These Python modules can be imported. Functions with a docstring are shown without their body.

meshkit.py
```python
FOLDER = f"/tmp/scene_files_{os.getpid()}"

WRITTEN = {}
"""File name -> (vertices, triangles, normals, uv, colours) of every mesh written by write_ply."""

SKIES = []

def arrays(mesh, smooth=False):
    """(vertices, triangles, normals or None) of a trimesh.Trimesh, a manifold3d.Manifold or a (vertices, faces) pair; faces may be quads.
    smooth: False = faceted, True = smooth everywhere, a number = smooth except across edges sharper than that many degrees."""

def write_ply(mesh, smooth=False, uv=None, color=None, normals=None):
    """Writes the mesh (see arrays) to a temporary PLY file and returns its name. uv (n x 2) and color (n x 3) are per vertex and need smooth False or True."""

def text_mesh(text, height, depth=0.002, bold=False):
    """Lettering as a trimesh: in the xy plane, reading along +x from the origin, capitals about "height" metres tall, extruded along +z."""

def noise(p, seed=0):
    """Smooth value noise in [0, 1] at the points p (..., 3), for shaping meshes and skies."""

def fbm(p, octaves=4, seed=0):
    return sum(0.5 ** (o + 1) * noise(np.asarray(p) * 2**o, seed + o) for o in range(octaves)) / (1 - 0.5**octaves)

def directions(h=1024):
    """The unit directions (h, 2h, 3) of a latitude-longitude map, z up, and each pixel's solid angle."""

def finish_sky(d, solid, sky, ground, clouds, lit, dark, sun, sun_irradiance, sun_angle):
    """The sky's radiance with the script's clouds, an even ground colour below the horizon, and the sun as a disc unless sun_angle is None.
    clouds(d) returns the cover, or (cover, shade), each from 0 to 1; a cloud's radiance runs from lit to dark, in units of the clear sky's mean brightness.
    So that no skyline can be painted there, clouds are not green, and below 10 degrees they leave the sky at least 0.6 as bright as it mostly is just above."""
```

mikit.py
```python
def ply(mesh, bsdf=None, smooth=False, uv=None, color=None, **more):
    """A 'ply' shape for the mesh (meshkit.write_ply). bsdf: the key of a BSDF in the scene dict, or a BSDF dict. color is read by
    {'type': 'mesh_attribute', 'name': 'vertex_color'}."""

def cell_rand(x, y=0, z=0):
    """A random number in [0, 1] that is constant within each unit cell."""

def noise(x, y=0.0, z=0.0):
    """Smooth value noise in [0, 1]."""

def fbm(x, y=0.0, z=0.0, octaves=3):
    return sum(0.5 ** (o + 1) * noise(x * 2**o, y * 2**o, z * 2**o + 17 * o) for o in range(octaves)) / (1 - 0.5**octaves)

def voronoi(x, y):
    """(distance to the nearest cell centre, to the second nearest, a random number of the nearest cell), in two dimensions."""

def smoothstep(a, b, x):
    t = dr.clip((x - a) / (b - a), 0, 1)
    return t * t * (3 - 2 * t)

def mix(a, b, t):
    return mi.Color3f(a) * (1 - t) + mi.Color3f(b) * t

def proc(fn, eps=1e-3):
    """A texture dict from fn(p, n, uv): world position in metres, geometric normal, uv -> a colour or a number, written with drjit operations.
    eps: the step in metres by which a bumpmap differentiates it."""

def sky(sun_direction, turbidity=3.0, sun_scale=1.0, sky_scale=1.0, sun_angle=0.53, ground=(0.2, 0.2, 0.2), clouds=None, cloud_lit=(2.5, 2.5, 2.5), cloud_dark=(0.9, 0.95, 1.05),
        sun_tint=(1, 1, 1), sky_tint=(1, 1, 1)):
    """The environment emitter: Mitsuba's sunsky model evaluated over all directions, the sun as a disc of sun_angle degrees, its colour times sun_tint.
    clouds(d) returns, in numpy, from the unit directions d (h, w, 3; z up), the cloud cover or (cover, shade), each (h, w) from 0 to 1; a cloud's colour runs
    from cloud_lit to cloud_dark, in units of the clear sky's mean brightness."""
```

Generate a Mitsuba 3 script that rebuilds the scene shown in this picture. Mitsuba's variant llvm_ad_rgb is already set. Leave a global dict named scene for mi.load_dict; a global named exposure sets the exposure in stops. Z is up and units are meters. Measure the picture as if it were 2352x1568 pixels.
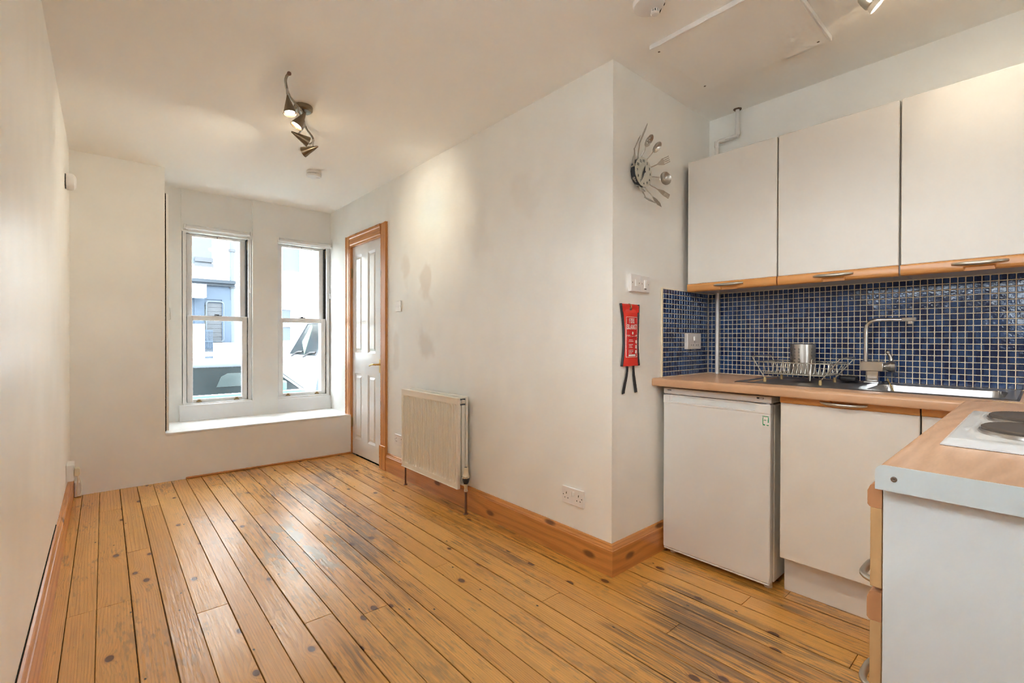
import math, random
import numpy as np, trimesh, manifold3d
import shapely.geometry as sg
import drjit as dr
import mitsuba as mi
import mikit, meshkit
from mikit import proc, noise, fbm, voronoi, cell_rand, smoothstep, mix

random.seed(7); RNG = np.random.default_rng(7)
T = mi.ScalarTransform4f
scene, labels = {'type': 'scene'}, {}

# ------------------------------------------------------------------ camera
F, YAW, PITCH, ROLL = 1070.9, math.radians(41.189), math.radians(-0.3445), math.radians(-0.131)
EYE = np.array([-1.7784, -1.3243, 1.10])
fw = np.array([math.sin(YAW) * math.cos(PITCH), math.cos(YAW) * math.cos(PITCH), math.sin(PITCH)])
rt = np.array([math.cos(YAW), -math.sin(YAW), 0])
up0 = np.cross(rt, fw)
upv = rt * math.sin(ROLL) + up0 * math.cos(ROLL)
scene['camera'] = {'type': 'perspective', 'fov': math.degrees(2 * math.atan(1176 / F)), 'fov_axis': 'x', 'near_clip': 0.02, 'far_clip': 200.0,
                   'to_world': T().look_at(origin=EYE.tolist(), target=(EYE + fw).tolist(), up=upv.tolist())}

# ------------------------------------------------------------------ sky (overcast), exposure
scene['sky'] = mikit.sky((0.35, -0.55, 0.76), turbidity=4.0, sun_scale=0.0, sky_scale=100.0, ground=(0.3, 0.3, 0.3),
                         clouds=lambda d: 0.93 + 0.07 * meshkit.fbm(d * 3.0, 3), cloud_lit=(0.92, 1.04, 1.13), cloud_dark=(0.84, 0.95, 1.03))
exposure = 0.39

# ------------------------------------------------------------------ helpers
def rgb(*c): return {'type': 'rgb', 'value': list(c)}
def hexc(s):
    c = np.array([int(s[i:i + 2], 16) for i in (0, 2, 4)]) / 255.0
    return [float(x) for x in np.where(c <= 0.04045, c / 12.92, ((c + 0.055) / 1.055) ** 2.4)]
def mat(name, col, rough=0.5, metal=0.0, spec=0.5, **k):
    c = col if isinstance(col, dict) else rgb(*col)
    scene['mat_' + name] = {'type': 'twosided', 'bsdf': {'type': 'principled', 'base_color': c, 'roughness': rough, 'metallic': metal, 'specular': spec, **k}}
    return 'mat_' + name
def bumped(name, col, height, rough=0.5, scale=1.0, **k):
    c = col if isinstance(col, dict) else rgb(*col)
    scene['mat_' + name] = {'type': 'twosided', 'bsdf': {'type': 'bumpmap', 'arbitrary': height, 'scale': scale,
                            'bsdf': {'type': 'principled', 'base_color': c, 'roughness': rough, **k}}}
    return 'mat_' + name

used = set()
def uniq(base):
    k, n = base, 0
    while k in used:
        n += 1; k = f'{base}_{n:03d}'
    used.add(k); return k
def thing(name, label, cat=None, group=None, kind=None):
    key = uniq(name); L = {'label': label}
    if cat: L['category'] = cat
    if group: L['group'] = group
    if kind: L['kind'] = kind
    labels[key] = L
    return key
def part(parent, name, mesh, m, smooth=False, label=None, kind=None, to_world=None, uv=None, color=None, **more):
    key = uniq(parent + '__' + name)
    d = mesh if isinstance(mesh, dict) else mikit.ply(mesh, m, smooth, uv=uv, color=color, **more)
    if to_world is not None: d = {**d, 'to_world': to_world}
    scene[key] = d
    L = {}
    if label: L['label'] = label
    if kind: L['kind'] = kind
    if L: labels[key] = L
    return key
def solo(name, mesh, m, label, cat=None, smooth=False, kind=None, group=None, **more):
    key = thing(name, label, cat, group, kind)
    scene[key] = mesh if isinstance(mesh, dict) else mikit.ply(mesh, m, smooth, **more)
    return key
def struct(name, mesh, m, label=None, smooth=False, **more):
    used.add(name)
    scene[name] = mikit.ply(mesh, m, smooth, **more)
    labels[name] = {'kind': 'structure', **({'label': label} if label else {})}
    return name
def structhing(name, label):
    used.add(name); labels[name] = {'kind': 'structure', 'label': label}; return name

def box(lo, hi):
    lo, hi = np.minimum(lo, hi), np.maximum(lo, hi)
    b = trimesh.creation.box(extents=hi - lo); b.apply_translation((lo + hi) / 2); return b
def cbox(lo, hi, c=0.002):
    """box with chamfered edges"""
    lo, hi = np.minimum(np.array(lo, float), hi), np.maximum(np.array(lo, float), hi)
    c = min(c, 0.45 * float((hi - lo).min()))
    P = []
    for sx in (0, 1):
        for sy in (0, 1):
            for sz in (0, 1):
                p = np.array([hi[0] if sx else lo[0], hi[1] if sy else lo[1], hi[2] if sz else lo[2]])
                d = np.array([-c if sx else c, -c if sy else c, -c if sz else c])
                for a in range(3):
                    q = p + d; q[a] = p[a]; P.append(q)
    return trimesh.convex.convex_hull(np.array(P))
def rbox(lo, hi, r, n=10):
    lo, hi = np.array(lo, float) + r, np.array(hi, float) - r
    s = trimesh.creation.icosphere(subdivisions=2, radius=r).vertices
    P = np.vstack([s + [x, y, z] for x in (lo[0], hi[0]) for y in (lo[1], hi[1]) for z in (lo[2], hi[2])])
    return trimesh.convex.convex_hull(P)
def hull(pts): return trimesh.convex.convex_hull(np.array(pts, float))
def cat(*ms):
    L = []
    for m in ms: L += list(m) if isinstance(m, (list, tuple)) else [m]
    return trimesh.util.concatenate(L)
def moved(m, *, t=None, M=None):
    m = m.copy()
    if M is not None: m.apply_transform(M)
    if t is not None: m.apply_translation(t)
    return m
def frame(o, x, y, z=None):
    """4x4 whose columns are the (unit) axes"""
    x, y = np.array(x, float), np.array(y, float)
    x = x / np.linalg.norm(x); y = y - x * (x @ y); y /= np.linalg.norm(y)
    M = np.eye(4); M[:3, 0], M[:3, 1], M[:3, 2], M[:3, 3] = x, y, np.cross(x, y), o
    return M
def tube(pts, r, sides=8, closed=False):
    p = np.asarray(pts, float); n = len(p)
    r = np.broadcast_to(np.asarray(r, float), (n,))
    t = np.gradient(p, axis=0) if not closed else np.roll(p, -1, 0) - np.roll(p, 1, 0)
    t /= np.linalg.norm(t, axis=1, keepdims=True) + 1e-12
    ref = np.array([0, 0, 1.0]) if abs(t[0][2]) < 0.9 else np.array([1.0, 0, 0])
    A = []
    a = ref - t[0] * (ref @ t[0]); a /= np.linalg.norm(a)
    for i in range(n):
        a = a - t[i] * (a @ t[i]); a /= np.linalg.norm(a) + 1e-12; A.append(a)
    A = np.array(A); B = np.cross(t, A); ang = np.arange(sides) * 2 * np.pi / sides
    v = (p[:, None] + r[:, None, None] * (np.cos(ang)[None, :, None] * A[:, None] + np.sin(ang)[None, :, None] * B[:, None])).reshape(-1, 3)
    f = []
    for i in range(n if closed else n - 1):
        j = (i + 1) % n
        for k in range(sides):
            l = (k + 1) % sides
            f += [[i * sides + k, i * sides + l, j * sides + l], [i * sides + k, j * sides + l, j * sides + k]]
    if not closed:
        v = np.vstack([v, p[0], p[-1]]); c0, c1 = len(v) - 2, len(v) - 1
        for k in range(sides):
            l = (k + 1) % sides
            f += [[c0, l, k], [c1, (n - 1) * sides + k, (n - 1) * sides + l]]
    return trimesh.Trimesh(v, f, process=False)
def smoothpath(pts, n=24):
    from scipy.interpolate import CubicSpline
    p = np.asarray(pts, float); s = np.r_[0, np.cumsum(np.linalg.norm(np.diff(p, axis=0), axis=1))]
    return CubicSpline(s, p)(np.linspace(0, s[-1], n))
def lathe(prof, n=32):
    return trimesh.creation.revolve(np.array(prof, float), sections=n)
def rod(a, b, r, n=16):
    return tube([a, b], r, n)
def aimed(m, origin, direction, up=(0, 0, 1)):
    """moves a mesh built along +z so that +z points along direction"""
    z = np.array(direction, float); z /= np.linalg.norm(z)
    u = np.array(up, float)
    if abs(z @ u) > 0.95: u = np.array([1.0, 0, 0])
    x = np.cross(u, z); x /= np.linalg.norm(x)
    M = np.eye(4); M[:3, 0], M[:3, 1], M[:3, 2], M[:3, 3] = x, np.cross(z, x), z, origin
    return moved(m, M=M)
def extr(poly, h0, h1, axis='z'):
    """extrudes a shapely polygon: axis z: (x,y); axis y: polygon (x,z); axis x: polygon (y,z)"""
    m = trimesh.creation.extrude_polygon(poly, h1 - h0, engine='earcut'); v = m.vertices.copy(); v[:, 2] += h0
    if axis == 'y': v = v[:, [0, 2, 1]]; m = trimesh.Trimesh(v, m.faces[:, ::-1], process=False)
    elif axis == 'x': v = v[:, [2, 0, 1]]; m = trimesh.Trimesh(v, m.faces, process=False)
    else: m = trimesh.Trimesh(v, m.faces, process=False)
    return m
def rrect(x0, y0, x1, y1, r): return sg.box(x0 + r, y0 + r, x1 - r, y1 - r).buffer(r, quad_segs=6)
def man(m): return manifold3d.Manifold(manifold3d.Mesh(np.asarray(m.vertices, np.float32), np.asarray(m.faces, np.uint32)))
def unman(M):
    q = M.to_mesh(); return trimesh.Trimesh(q.vert_properties[:, :3], q.tri_verts, process=False)
def heightfield(us, vs, zf, base):
    """grid surface z = zf(u, v) closed by a skirt down to base"""
    U, V = np.meshgrid(us, vs, indexing='ij'); Z = zf(U, V); n, m = U.shape
    v = np.stack([U, V, Z], -1).reshape(-1, 3); f = []
    idx = np.arange(n * m).reshape(n, m)
    a, b, c, d = idx[:-1, :-1].ravel(), idx[1:, :-1].ravel(), idx[1:, 1:].ravel(), idx[:-1, 1:].ravel()
    f = np.vstack([np.stack([a, b, c], 1), np.stack([a, c, d], 1)])
    ring = np.r_[idx[:, 0], idx[-1, 1:], idx[-2::-1, -1], idx[0, -2:0:-1]]
    lowv = v[ring].copy(); lowv[:, 2] = base; k = len(v); r = len(ring); i = np.arange(r); j = (i + 1) % r
    v = np.vstack([v, lowv])
    f = np.vstack([f, np.stack([ring[i], k + i, k + j], 1), np.stack([ring[i], k + j, ring[j]], 1)])
    return trimesh.Trimesh(v, f, process=False)
def text(s, h, depth=0.001, bold=True): return meshkit.text_mesh(s, h, depth, bold)

# ------------------------------------------------------------------ materials
def paint_fn(p, n, uv):
    m = fbm(p.x * 1.7 + 3, p.y * 1.7, p.z * 1.7, 3)
    s = noise(p.x * 14, p.y * 14, p.z * 6)
    base = mix((0.82, 0.825, 0.79), (0.86, 0.868, 0.845), smoothstep(0.3, 0.7, m))
    return base * (0.985 + 0.03 * s)
def door_wall_fn(p, n, uv):
    base = paint_fn(p, n, uv)
    w = fbm(p.y * 9, p.z * 9, 1.0, 3) - 0.5
    def blob(cy, cz, ry, rz):
        d = dr.sqrt(dr.square((p.y - cy) / ry) + dr.square((p.z - cz) / rz)) + w * 1.6
        return 1 - smoothstep(0.45, 1.15, d)
    st = 0.36 * blob(1.66, 1.52, 0.09, 0.17) + 0.30 * blob(1.66, 1.07, 0.12, 0.13) + 0.28 * blob(1.98, 1.62, 0.07, 0.16) + 0.12 * blob(1.05, 1.75, 0.14, 0.16) + 0.10 * blob(0.62, 1.9, 0.15, 0.12)
    st += 0.18 * blob(2.13, 1.0, 0.05, 0.2)
    on = 1 - smoothstep(0.001, 0.01, dr.abs(p.x))
    return mix(base, mi.Color3f(0.55, 0.46, 0.37), dr.clip(st * on, 0, 0.7))
def plaster_h(p, n, uv):
    return (fbm(p.x * 3, p.y * 3, p.z * 1.2, 3) * 0.02 + noise(p.x * 60, p.y * 60, p.z * 60) * 0.0003)
mat('paint', proc(paint_fn), 0.55, spec=0.35)
mat('door_wall', proc(door_wall_fn), 0.5, spec=0.4)
bumped('left_wall', proc(paint_fn), proc(plaster_h, 4e-3), rough=0.36, scale=1.0, specular=0.5)
mat('ceiling', (0.90, 0.90, 0.865), 0.7, spec=0.25)
mat('gloss_white', (0.83, 0.84, 0.84), 0.2, spec=0.5)
mat('trim_white', (0.82, 0.83, 0.83), 0.35)
mat('white_plastic', (0.80, 0.79, 0.78), 0.35)
mat('old_plastic', (0.74, 0.70, 0.62), 0.4)
mat('cream_plastic', (0.72, 0.63, 0.46), 0.4)
mat('black', (0.012, 0.012, 0.014), 0.45)
mat('dark_gap', (0.02, 0.017, 0.013), 0.9, spec=0.1)
mat('cream_door', (0.735, 0.715, 0.67), 0.45)
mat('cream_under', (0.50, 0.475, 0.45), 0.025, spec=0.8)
mat('white_panel', (0.69, 0.73, 0.735), 0.38)
mat('white_edge', (0.57, 0.62, 0.62), 0.3)
mat('fridge', (0.72, 0.725, 0.715), 0.35)
mat('fridge_side', (0.66, 0.64, 0.58), 0.4)
mat('fridge_strip', (0.66, 0.70, 0.71), 0.25)
mat('radiator', (0.82, 0.76, 0.645), 0.35)
mat('radiator_back', (0.76, 0.74, 0.66), 0.4)
mat('chrome', (0.80, 0.79, 0.76), 0.07, 1.0)
mat('steel', (0.50, 0.48, 0.46), 0.28, 1.0)
mat('brushed', (0.56, 0.52, 0.47), 0.30, 1.0)
mat('dull_steel', (0.46, 0.42, 0.37), 0.28, 1.0)
mat('satin', (0.58, 0.55, 0.48), 0.35, 1.0)
mat('clock_face', (0.70, 0.66, 0.58), 0.25, 1.0)
mat('bronze', (0.21, 0.16, 0.105), 0.30, 1.0)
mat('brass', (0.72, 0.52, 0.20), 0.22, 1.0)
mat('dull_brass', (0.30, 0.21, 0.10), 0.4, 1.0)
mat('copper_pipe', (0.16, 0.08, 0.05), 0.4, 0.6)
mat('red_bag', (0.62, 0.03, 0.018), 0.3)
mat('red_label', (0.50, 0.016, 0.014), 0.35)
mat('white_print', (0.85, 0.82, 0.80), 0.5)
mat('grout', (0.84, 0.75, 0.60), 0.8, spec=0.2)
mat('green', (0.03, 0.25, 0.12), 0.4)
mat('brown_rubber', (0.35, 0.24, 0.10), 0.5)
mat('hotplate', (0.085, 0.065, 0.052), 0.42, 0.35)
mat('hob_white', (0.62, 0.635, 0.64), 0.10, spec=0.6)
mat('screw', (0.10, 0.06, 0.035), 0.5)
scene['mat_pane'] = {'type': 'thindielectric', 'int_ior': 1.5}

def pine_fn(axis):
    def fn(p, n, uv):
        along, a, b = (p.y, p.x, p.z) if axis == 'y' else ((p.x, p.y, p.z) if axis == 'x' else (p.z, p.x, p.y))
        w = fbm(along * 1.5, a * 9 + 4, b * 9, 3)
        d, d2, k = voronoi(along * 2.6 + 5.3, (a + b) * 6.0)
        kn = dr.select(k > 0.55, 1.0, 0.0)
        ring = 0.5 + 0.5 * dr.sin(w * 16 + (b + a) * 95 + 5 * kn * dr.exp(-d * 6))
        c = mix((0.50, 0.205, 0.052), (0.38, 0.137, 0.032), ring * ring * 0.7)
        knot = (1 - smoothstep(0.05, 0.13, d)) * kn
        c = mix(c, mi.Color3f(0.10, 0.03, 0.012), knot * 0.85)
        return c * (0.86 + 0.28 * noise(along * 12, a * 500, b * 500))
    return fn
for ax in 'xyz':
    mat('pine_' + ax, proc(pine_fn(ax)), 0.3, spec=0.5)
def beech_fn(p, n, uv):
    # straight grained orange lacquered strip (kitchen doors), grain along the strip
    g = fbm(p.x * 40 + p.y * 3, p.z * 160, p.y * 1.5, 3)
    return mix((0.52, 0.225, 0.058), (0.66, 0.31, 0.10), g)
mat('beech', proc(beech_fn), 0.28, spec=0.5)
def beech_end_fn(p, n, uv):
    g = fbm(p.y * 90, p.z * 14, p.x * 60, 3)
    return mix((0.44, 0.245, 0.10), (0.54, 0.32, 0.145), g)
mat('beech_edge', proc(beech_end_fn), 0.4)
def beech_cap_fn(p, n, uv):
    g = fbm(p.y * 70, p.z * 10, p.x * 60, 3)
    return mix((0.35, 0.15, 0.06), (0.46, 0.215, 0.095), g)
mat('beech_cap', proc(beech_cap_fn), 0.32)
def worktop_fn(p, n, uv):
    # pale beech laminate: grain along x on the peninsula, along y on the sink run
    run = dr.select((p.x > 0.402) | (p.y > -1.146), 1.0, 0.0)
    a = dr.select(run > 0.5, p.y, p.x); b = dr.select(run > 0.5, p.x, p.y)
    # cathedral: nested loops round a few centres
    cx = (a + 0.60) * 4.0; cy = (b + 1.238) * 26
    d = dr.sqrt(cx * cx + cy * cy) + fbm(a * 3, b * 14, 0, 3) * 1.6
    ring = 0.5 + 0.5 * dr.sin(d * 9.0)
    fl = noise(a * 60, b * 420)
    c = mix((0.50, 0.285, 0.158), (0.59, 0.36, 0.215), smoothstep(0.1, 0.9, 0.68 * fbm(a * 2.2, b * 18, 2, 3) + 0.32 * ring))
    return c * (0.965 + 0.06 * fl)
mat('worktop', proc(worktop_fn), 0.28, spec=0.5)

PITCH_B = 0.1
def plank_parts(uv, p):
    cell = dr.floor(uv.x / 0.3)
    gx = uv.x - cell * 0.3
    r1, r2, r3 = cell_rand(cell, 3, 1), cell_rand(cell, 5, 2), cell_rand(cell, 7, 9)
    return cell, gx, r1, r2, r3
def wear_mask(p):
    def blob(cx, cy, rx, ry):
        d = dr.square((p.x - cx) / rx) + dr.square((p.y - cy) / ry)
        return dr.exp(-d)
    m = 0.95 * blob(0.0, -0.45, 0.42, 0.42) + 0.8 * blob(-0.6, 1.55, 0.17, 0.45) + 0.75 * blob(-1.02, 1.3, 0.16, 0.38)
    m += 0.8 * blob(-0.78, 1.0, 0.12, 0.35) + 0.75 * blob(-1.12, 0.25, 0.09, 0.33) + 0.7 * blob(-0.22, 0.5, 0.09, 0.4)
    m += 0.7 * blob(-0.45, 2.3, 0.3, 0.5) + 0.55 * blob(-0.55, 0.3, 0.35, 0.5) + 0.7 * blob(0.33, -0.75, 0.12, 0.2) + 0.6 * blob(-0.4, -0.5, 0.25, 0.35)
    m += 0.4 * blob(-0.95, 2.3, 0.3, 0.5)
    return dr.clip(m, 0, 1)
def floor_fn(p, n, uv):
    cell, gx, r1, r2, r3 = plank_parts(uv, p)
    y = p.y + 37 * r1
    d, d2, k = voronoi(gx * 7.0 + cell * 13.0, y * 4.2)
    knotty = dr.select(k > 0.66, 1.0, 0.0)
    near = dr.exp(-d * 5.5) * knotty
    w = fbm(gx * 4 + 9 * r2, y * 0.30, cell * 3.1, 2)
    t = w * 13 + gx * (40 + 90 * r3) + near * 4.0 + 0.30 * noise(gx * 90, y * 3)
    saw = t - dr.floor(t)
    late = smoothstep(0.40, 0.90, saw) * (1 - smoothstep(0.90, 1.0, saw))
    fine = 0.55 * noise(gx * 620, y * 7) + 0.45 * noise(gx * 1500, y * 30)
    tone = mix((0.56, 0.262, 0.050), (0.655, 0.335, 0.074), r2)
    c = mix(tone, tone * mi.Color3f(0.74, 0.62, 0.46), late * (0.30 + 0.4 * noise(gx * 30, y * 0.8, 3)))
    c = c * (0.80 + 0.36 * fine) * (0.86 + 0.26 * fbm(gx * 14, y * 1.6, 4, 3))
    # wear: grey-brown dirt that sits in the grain
    m = wear_mask(p)
    broad = fbm(p.x * 4.5, p.y * 2.0, 2, 3)
    hair = fbm(gx * 150 + cell * 2, y * 5.0, 7, 3)
    streak = fbm(gx * 28 + cell * 2, y * 2.6, 7, 3) * 0.36 + broad * 0.5 + hair * 0.46 + late * 0.08
    dirt = smoothstep(0.94 - 0.40 * m, 1.26 - 0.42 * m, streak)
    c = mix(c, mi.Color3f(0.085, 0.052, 0.030), dirt * (0.42 + 0.42 * m))
    # fine broken dark hairs along the grain over the walked part of the floor
    walked = smoothstep(-1.7, -0.8, p.x)
    hl = smoothstep(0.56, 0.72, fbm(gx * 210 + cell * 7, y * 11.0, 3, 3)) * smoothstep(0.38, 0.62, broad)
    c = mix(c, mi.Color3f(0.10, 0.055, 0.024), 0.72 * hl * walked)
    # light general grime, and scuffs on the paler left part
    g = smoothstep(0.48, 0.70, 0.6 * fbm(gx * 60 + cell * 3, y * 3.0, 1, 4) + 0.4 * broad) * walked
    c = mix(c, c * mi.Color3f(0.50, 0.40, 0.33), 0.62 * g)
    sc = smoothstep(0.58, 0.74, 0.5 * fbm(gx * 130 + cell * 3, y * 26, 8, 4) + 0.5 * fbm(p.x * 7, p.y * 5, 6, 3))
    c = mix(c, mi.Color3f(0.22, 0.125, 0.055), 0.50 * sc)
    # bare grey patches where the varnish has gone
    bare = smoothstep(0.56, 0.62, fbm(p.x * 26, p.y * 10, 5, 4)) * dr.exp(-(dr.square((p.x + 0.98) / 0.17) + dr.square((p.y - 1.25) / 0.36)))
    c = mix(c, mi.Color3f(0.30, 0.23, 0.14), dr.clip(bare * 1.8, 0, 0.9))
    # knots and nail holes
    kr = 0.045 + 0.11 * (k - 0.66)
    knot = (1 - smoothstep(kr, kr + 0.025, d)) * knotty
    c = mix(c, mi.Color3f(0.085, 0.030, 0.014), knot * 0.9)
    halo = (1 - smoothstep(kr, kr + 0.09, d)) * knotty
    c = mix(c, c * mi.Color3f(0.66, 0.48, 0.34), halo * 0.6)
    nd, nd2, nk = voronoi(gx * 17 + cell * 5.3, y * 9.7 + 3.7 * r3)
    nick = (1 - smoothstep(0.03 + 0.03 * r2, 0.075, nd)) * dr.select(nk > 0.955, 1.0, 0.0)
    c = mix(c, mi.Color3f(0.03, 0.018, 0.01), nick)
    return dr.clip(c, 0, 1)
def floor_rough(p, n, uv):
    cell, gx, r1, r2, r3 = plank_parts(uv, p)
    return mi.Float(0.20 + 0.08 * r3 + 0.22 * smoothstep(0.35, 0.7, fbm(p.x * 6, p.y * 3, 3, 3)) * wear_mask(p) + 0.10 * noise(gx * 200, p.y * 12))
def floor_h(p, n, uv):
    cell, gx, r1, r2, r3 = plank_parts(uv, p)
    return 0.0012 * fbm(gx * 25, p.y * 4 + 9 * r1, 0, 3) + 0.00025 * noise(gx * 300, p.y * 9) + 0.0006 * dr.square((gx - 0.05) / 0.05)
scene['mat_floor'] = {'type': 'twosided', 'bsdf': {'type': 'bumpmap', 'arbitrary': proc(floor_h, 2e-3), 'scale': 1.0,
                      'bsdf': {'type': 'principled', 'base_color': proc(floor_fn), 'roughness': proc(floor_rough), 'specular': 0.85}}}

TY0, TPY, TZ0, TPZ = -1.249, 0.0240, 0.902, 0.0257
def tile_fn(p, n, uv):
    i, j = dr.floor((p.y - TY0 + 8) / TPY), dr.floor((p.z - TZ0) / TPZ)
    q = dr.floor((p.x - 0.425) / 0.0272)
    onk = dr.select(p.x > 0.925, 1.0, 0.0)
    r = cell_rand(dr.select(onk > 0.5, i, q + 500), j, 3)
    m = fbm(p.y * 90 + r * 31, p.z * 90, p.x * 90, 3)
    c = mix((0.005, 0.010, 0.045), (0.018, 0.046, 0.130), smoothstep(0.15, 0.95, r))
    c = mix(c, mi.Color3f(0.055, 0.095, 0.175), 0.55 * smoothstep(0.45, 0.75, m) * (0.3 + 0.7 * r))
    return c
def tile_h(p, n, uv):
    return 0.00045 * fbm(p.y * 130, p.z * 150, p.x * 150, 3)
bumped('tile', proc(tile_fn), proc(tile_h, 1e-3), rough=0.10, scale=1.0, specular=0.45)
# ------------------------------------------------------------------ the room
H, XL, XK, D0, KF, YB = 2.396, -1.957, 0.94, 3.056, -0.0276, -3.4
def far(m):
    m = m.copy(); v = m.vertices.copy(); v[:, 1] += D0 + KF * v[:, 0]
    return trimesh.Trimesh(v, m.faces, process=False)

# floor: dark sub-floor + boards laid one by one
struct('floor', box((XL - 0.15, YB, -0.08), (XK + 0.1, D0 + 0.1, -0.022)), 'mat_dark_gap', 'worn orange pine board floor of the room')
joints = {0: [1.75], 1: [1.20], 2: [1.20, 2.6], 3: [1.764], 4: [2.52, 0.1], 5: [0.9], 6: [2.1], 7: [-0.3], 8: [2.75, 0.55], 9: [1.9], 10: [0.459], 11: [2.23], 12: [1.45, -0.55],
          13: [2.7], 14: [0.601], 15: [1.6, -0.8], 16: [0.057, 2.62], 17: [1.15], 18: [2.3, -0.4], 19: [-1.0], 20: [-0.15], 21: [-0.9], 22: [-0.502], 23: [-1.1], 24: [-0.6], 25: [-1.2], 26: [-0.8], 27: [-0.3], 28: [-1.3]}
seams = [XL] + [-1.898 + PITCH_B * i for i in range(28)] + [XK]
seams = [s + (0.006 * math.sin(i * 2.3) if 0 < i < len(seams) - 1 else 0) for i, s in enumerate(seams)]
pid = 0
for i in range(len(seams) - 1):
    gl, gr_ = (0.0003 + 0.0011 * ((q * 0.618) % 1.0) ** 1.5 for q in (i, i + 1))
    x0, x1 = seams[i] + gl, seams[i + 1] - gr_
    if i == 3: x1 -= 0.0015
    yend = D0 + 0.06 if x0 < 0.0 else 0.03
    cuts = sorted([YB] + [c for c in joints.get(i, []) if YB < c < yend] + [yend])
    for y0, y1 in zip(cuts[:-1], cuts[1:]):
        pid += 1
        h1, h2 = RNG.uniform(-0.0006, 0.0006, 2)
        m = cbox((x0, y0 + 0.0008, -0.022), (x1, y1 - 0.0008, 0.0), 0.0012)
        v = m.vertices.copy()
        t = (v[:, 0] - x0) / (x1 - x0); topv = v[:, 2] > -0.01
        v[topv, 2] += (h1 * (1 - t) + h2 * t)[topv] - 0.0006
        m = trimesh.Trimesh(v, m.faces, process=False)
        uv = np.stack([0.3 * pid + v[:, 0] - x0, v[:, 1]], 1)
        # faceted mesh with uv: split faces so that edges stay crisp
        vv = v[m.faces.ravel()]; ff = np.arange(len(vv)).reshape(-1, 3)
        part('floor', 'plank', trimesh.Trimesh(vv, ff, process=False), 'mat_floor', uv=uv[m.faces.ravel()])

struct('ceiling', box((XL - 0.2, YB - 0.15, H), (XK + 0.2, D0 + 0.9, H + 0.12)), 'mat_ceiling', 'plain white painted ceiling')
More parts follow.
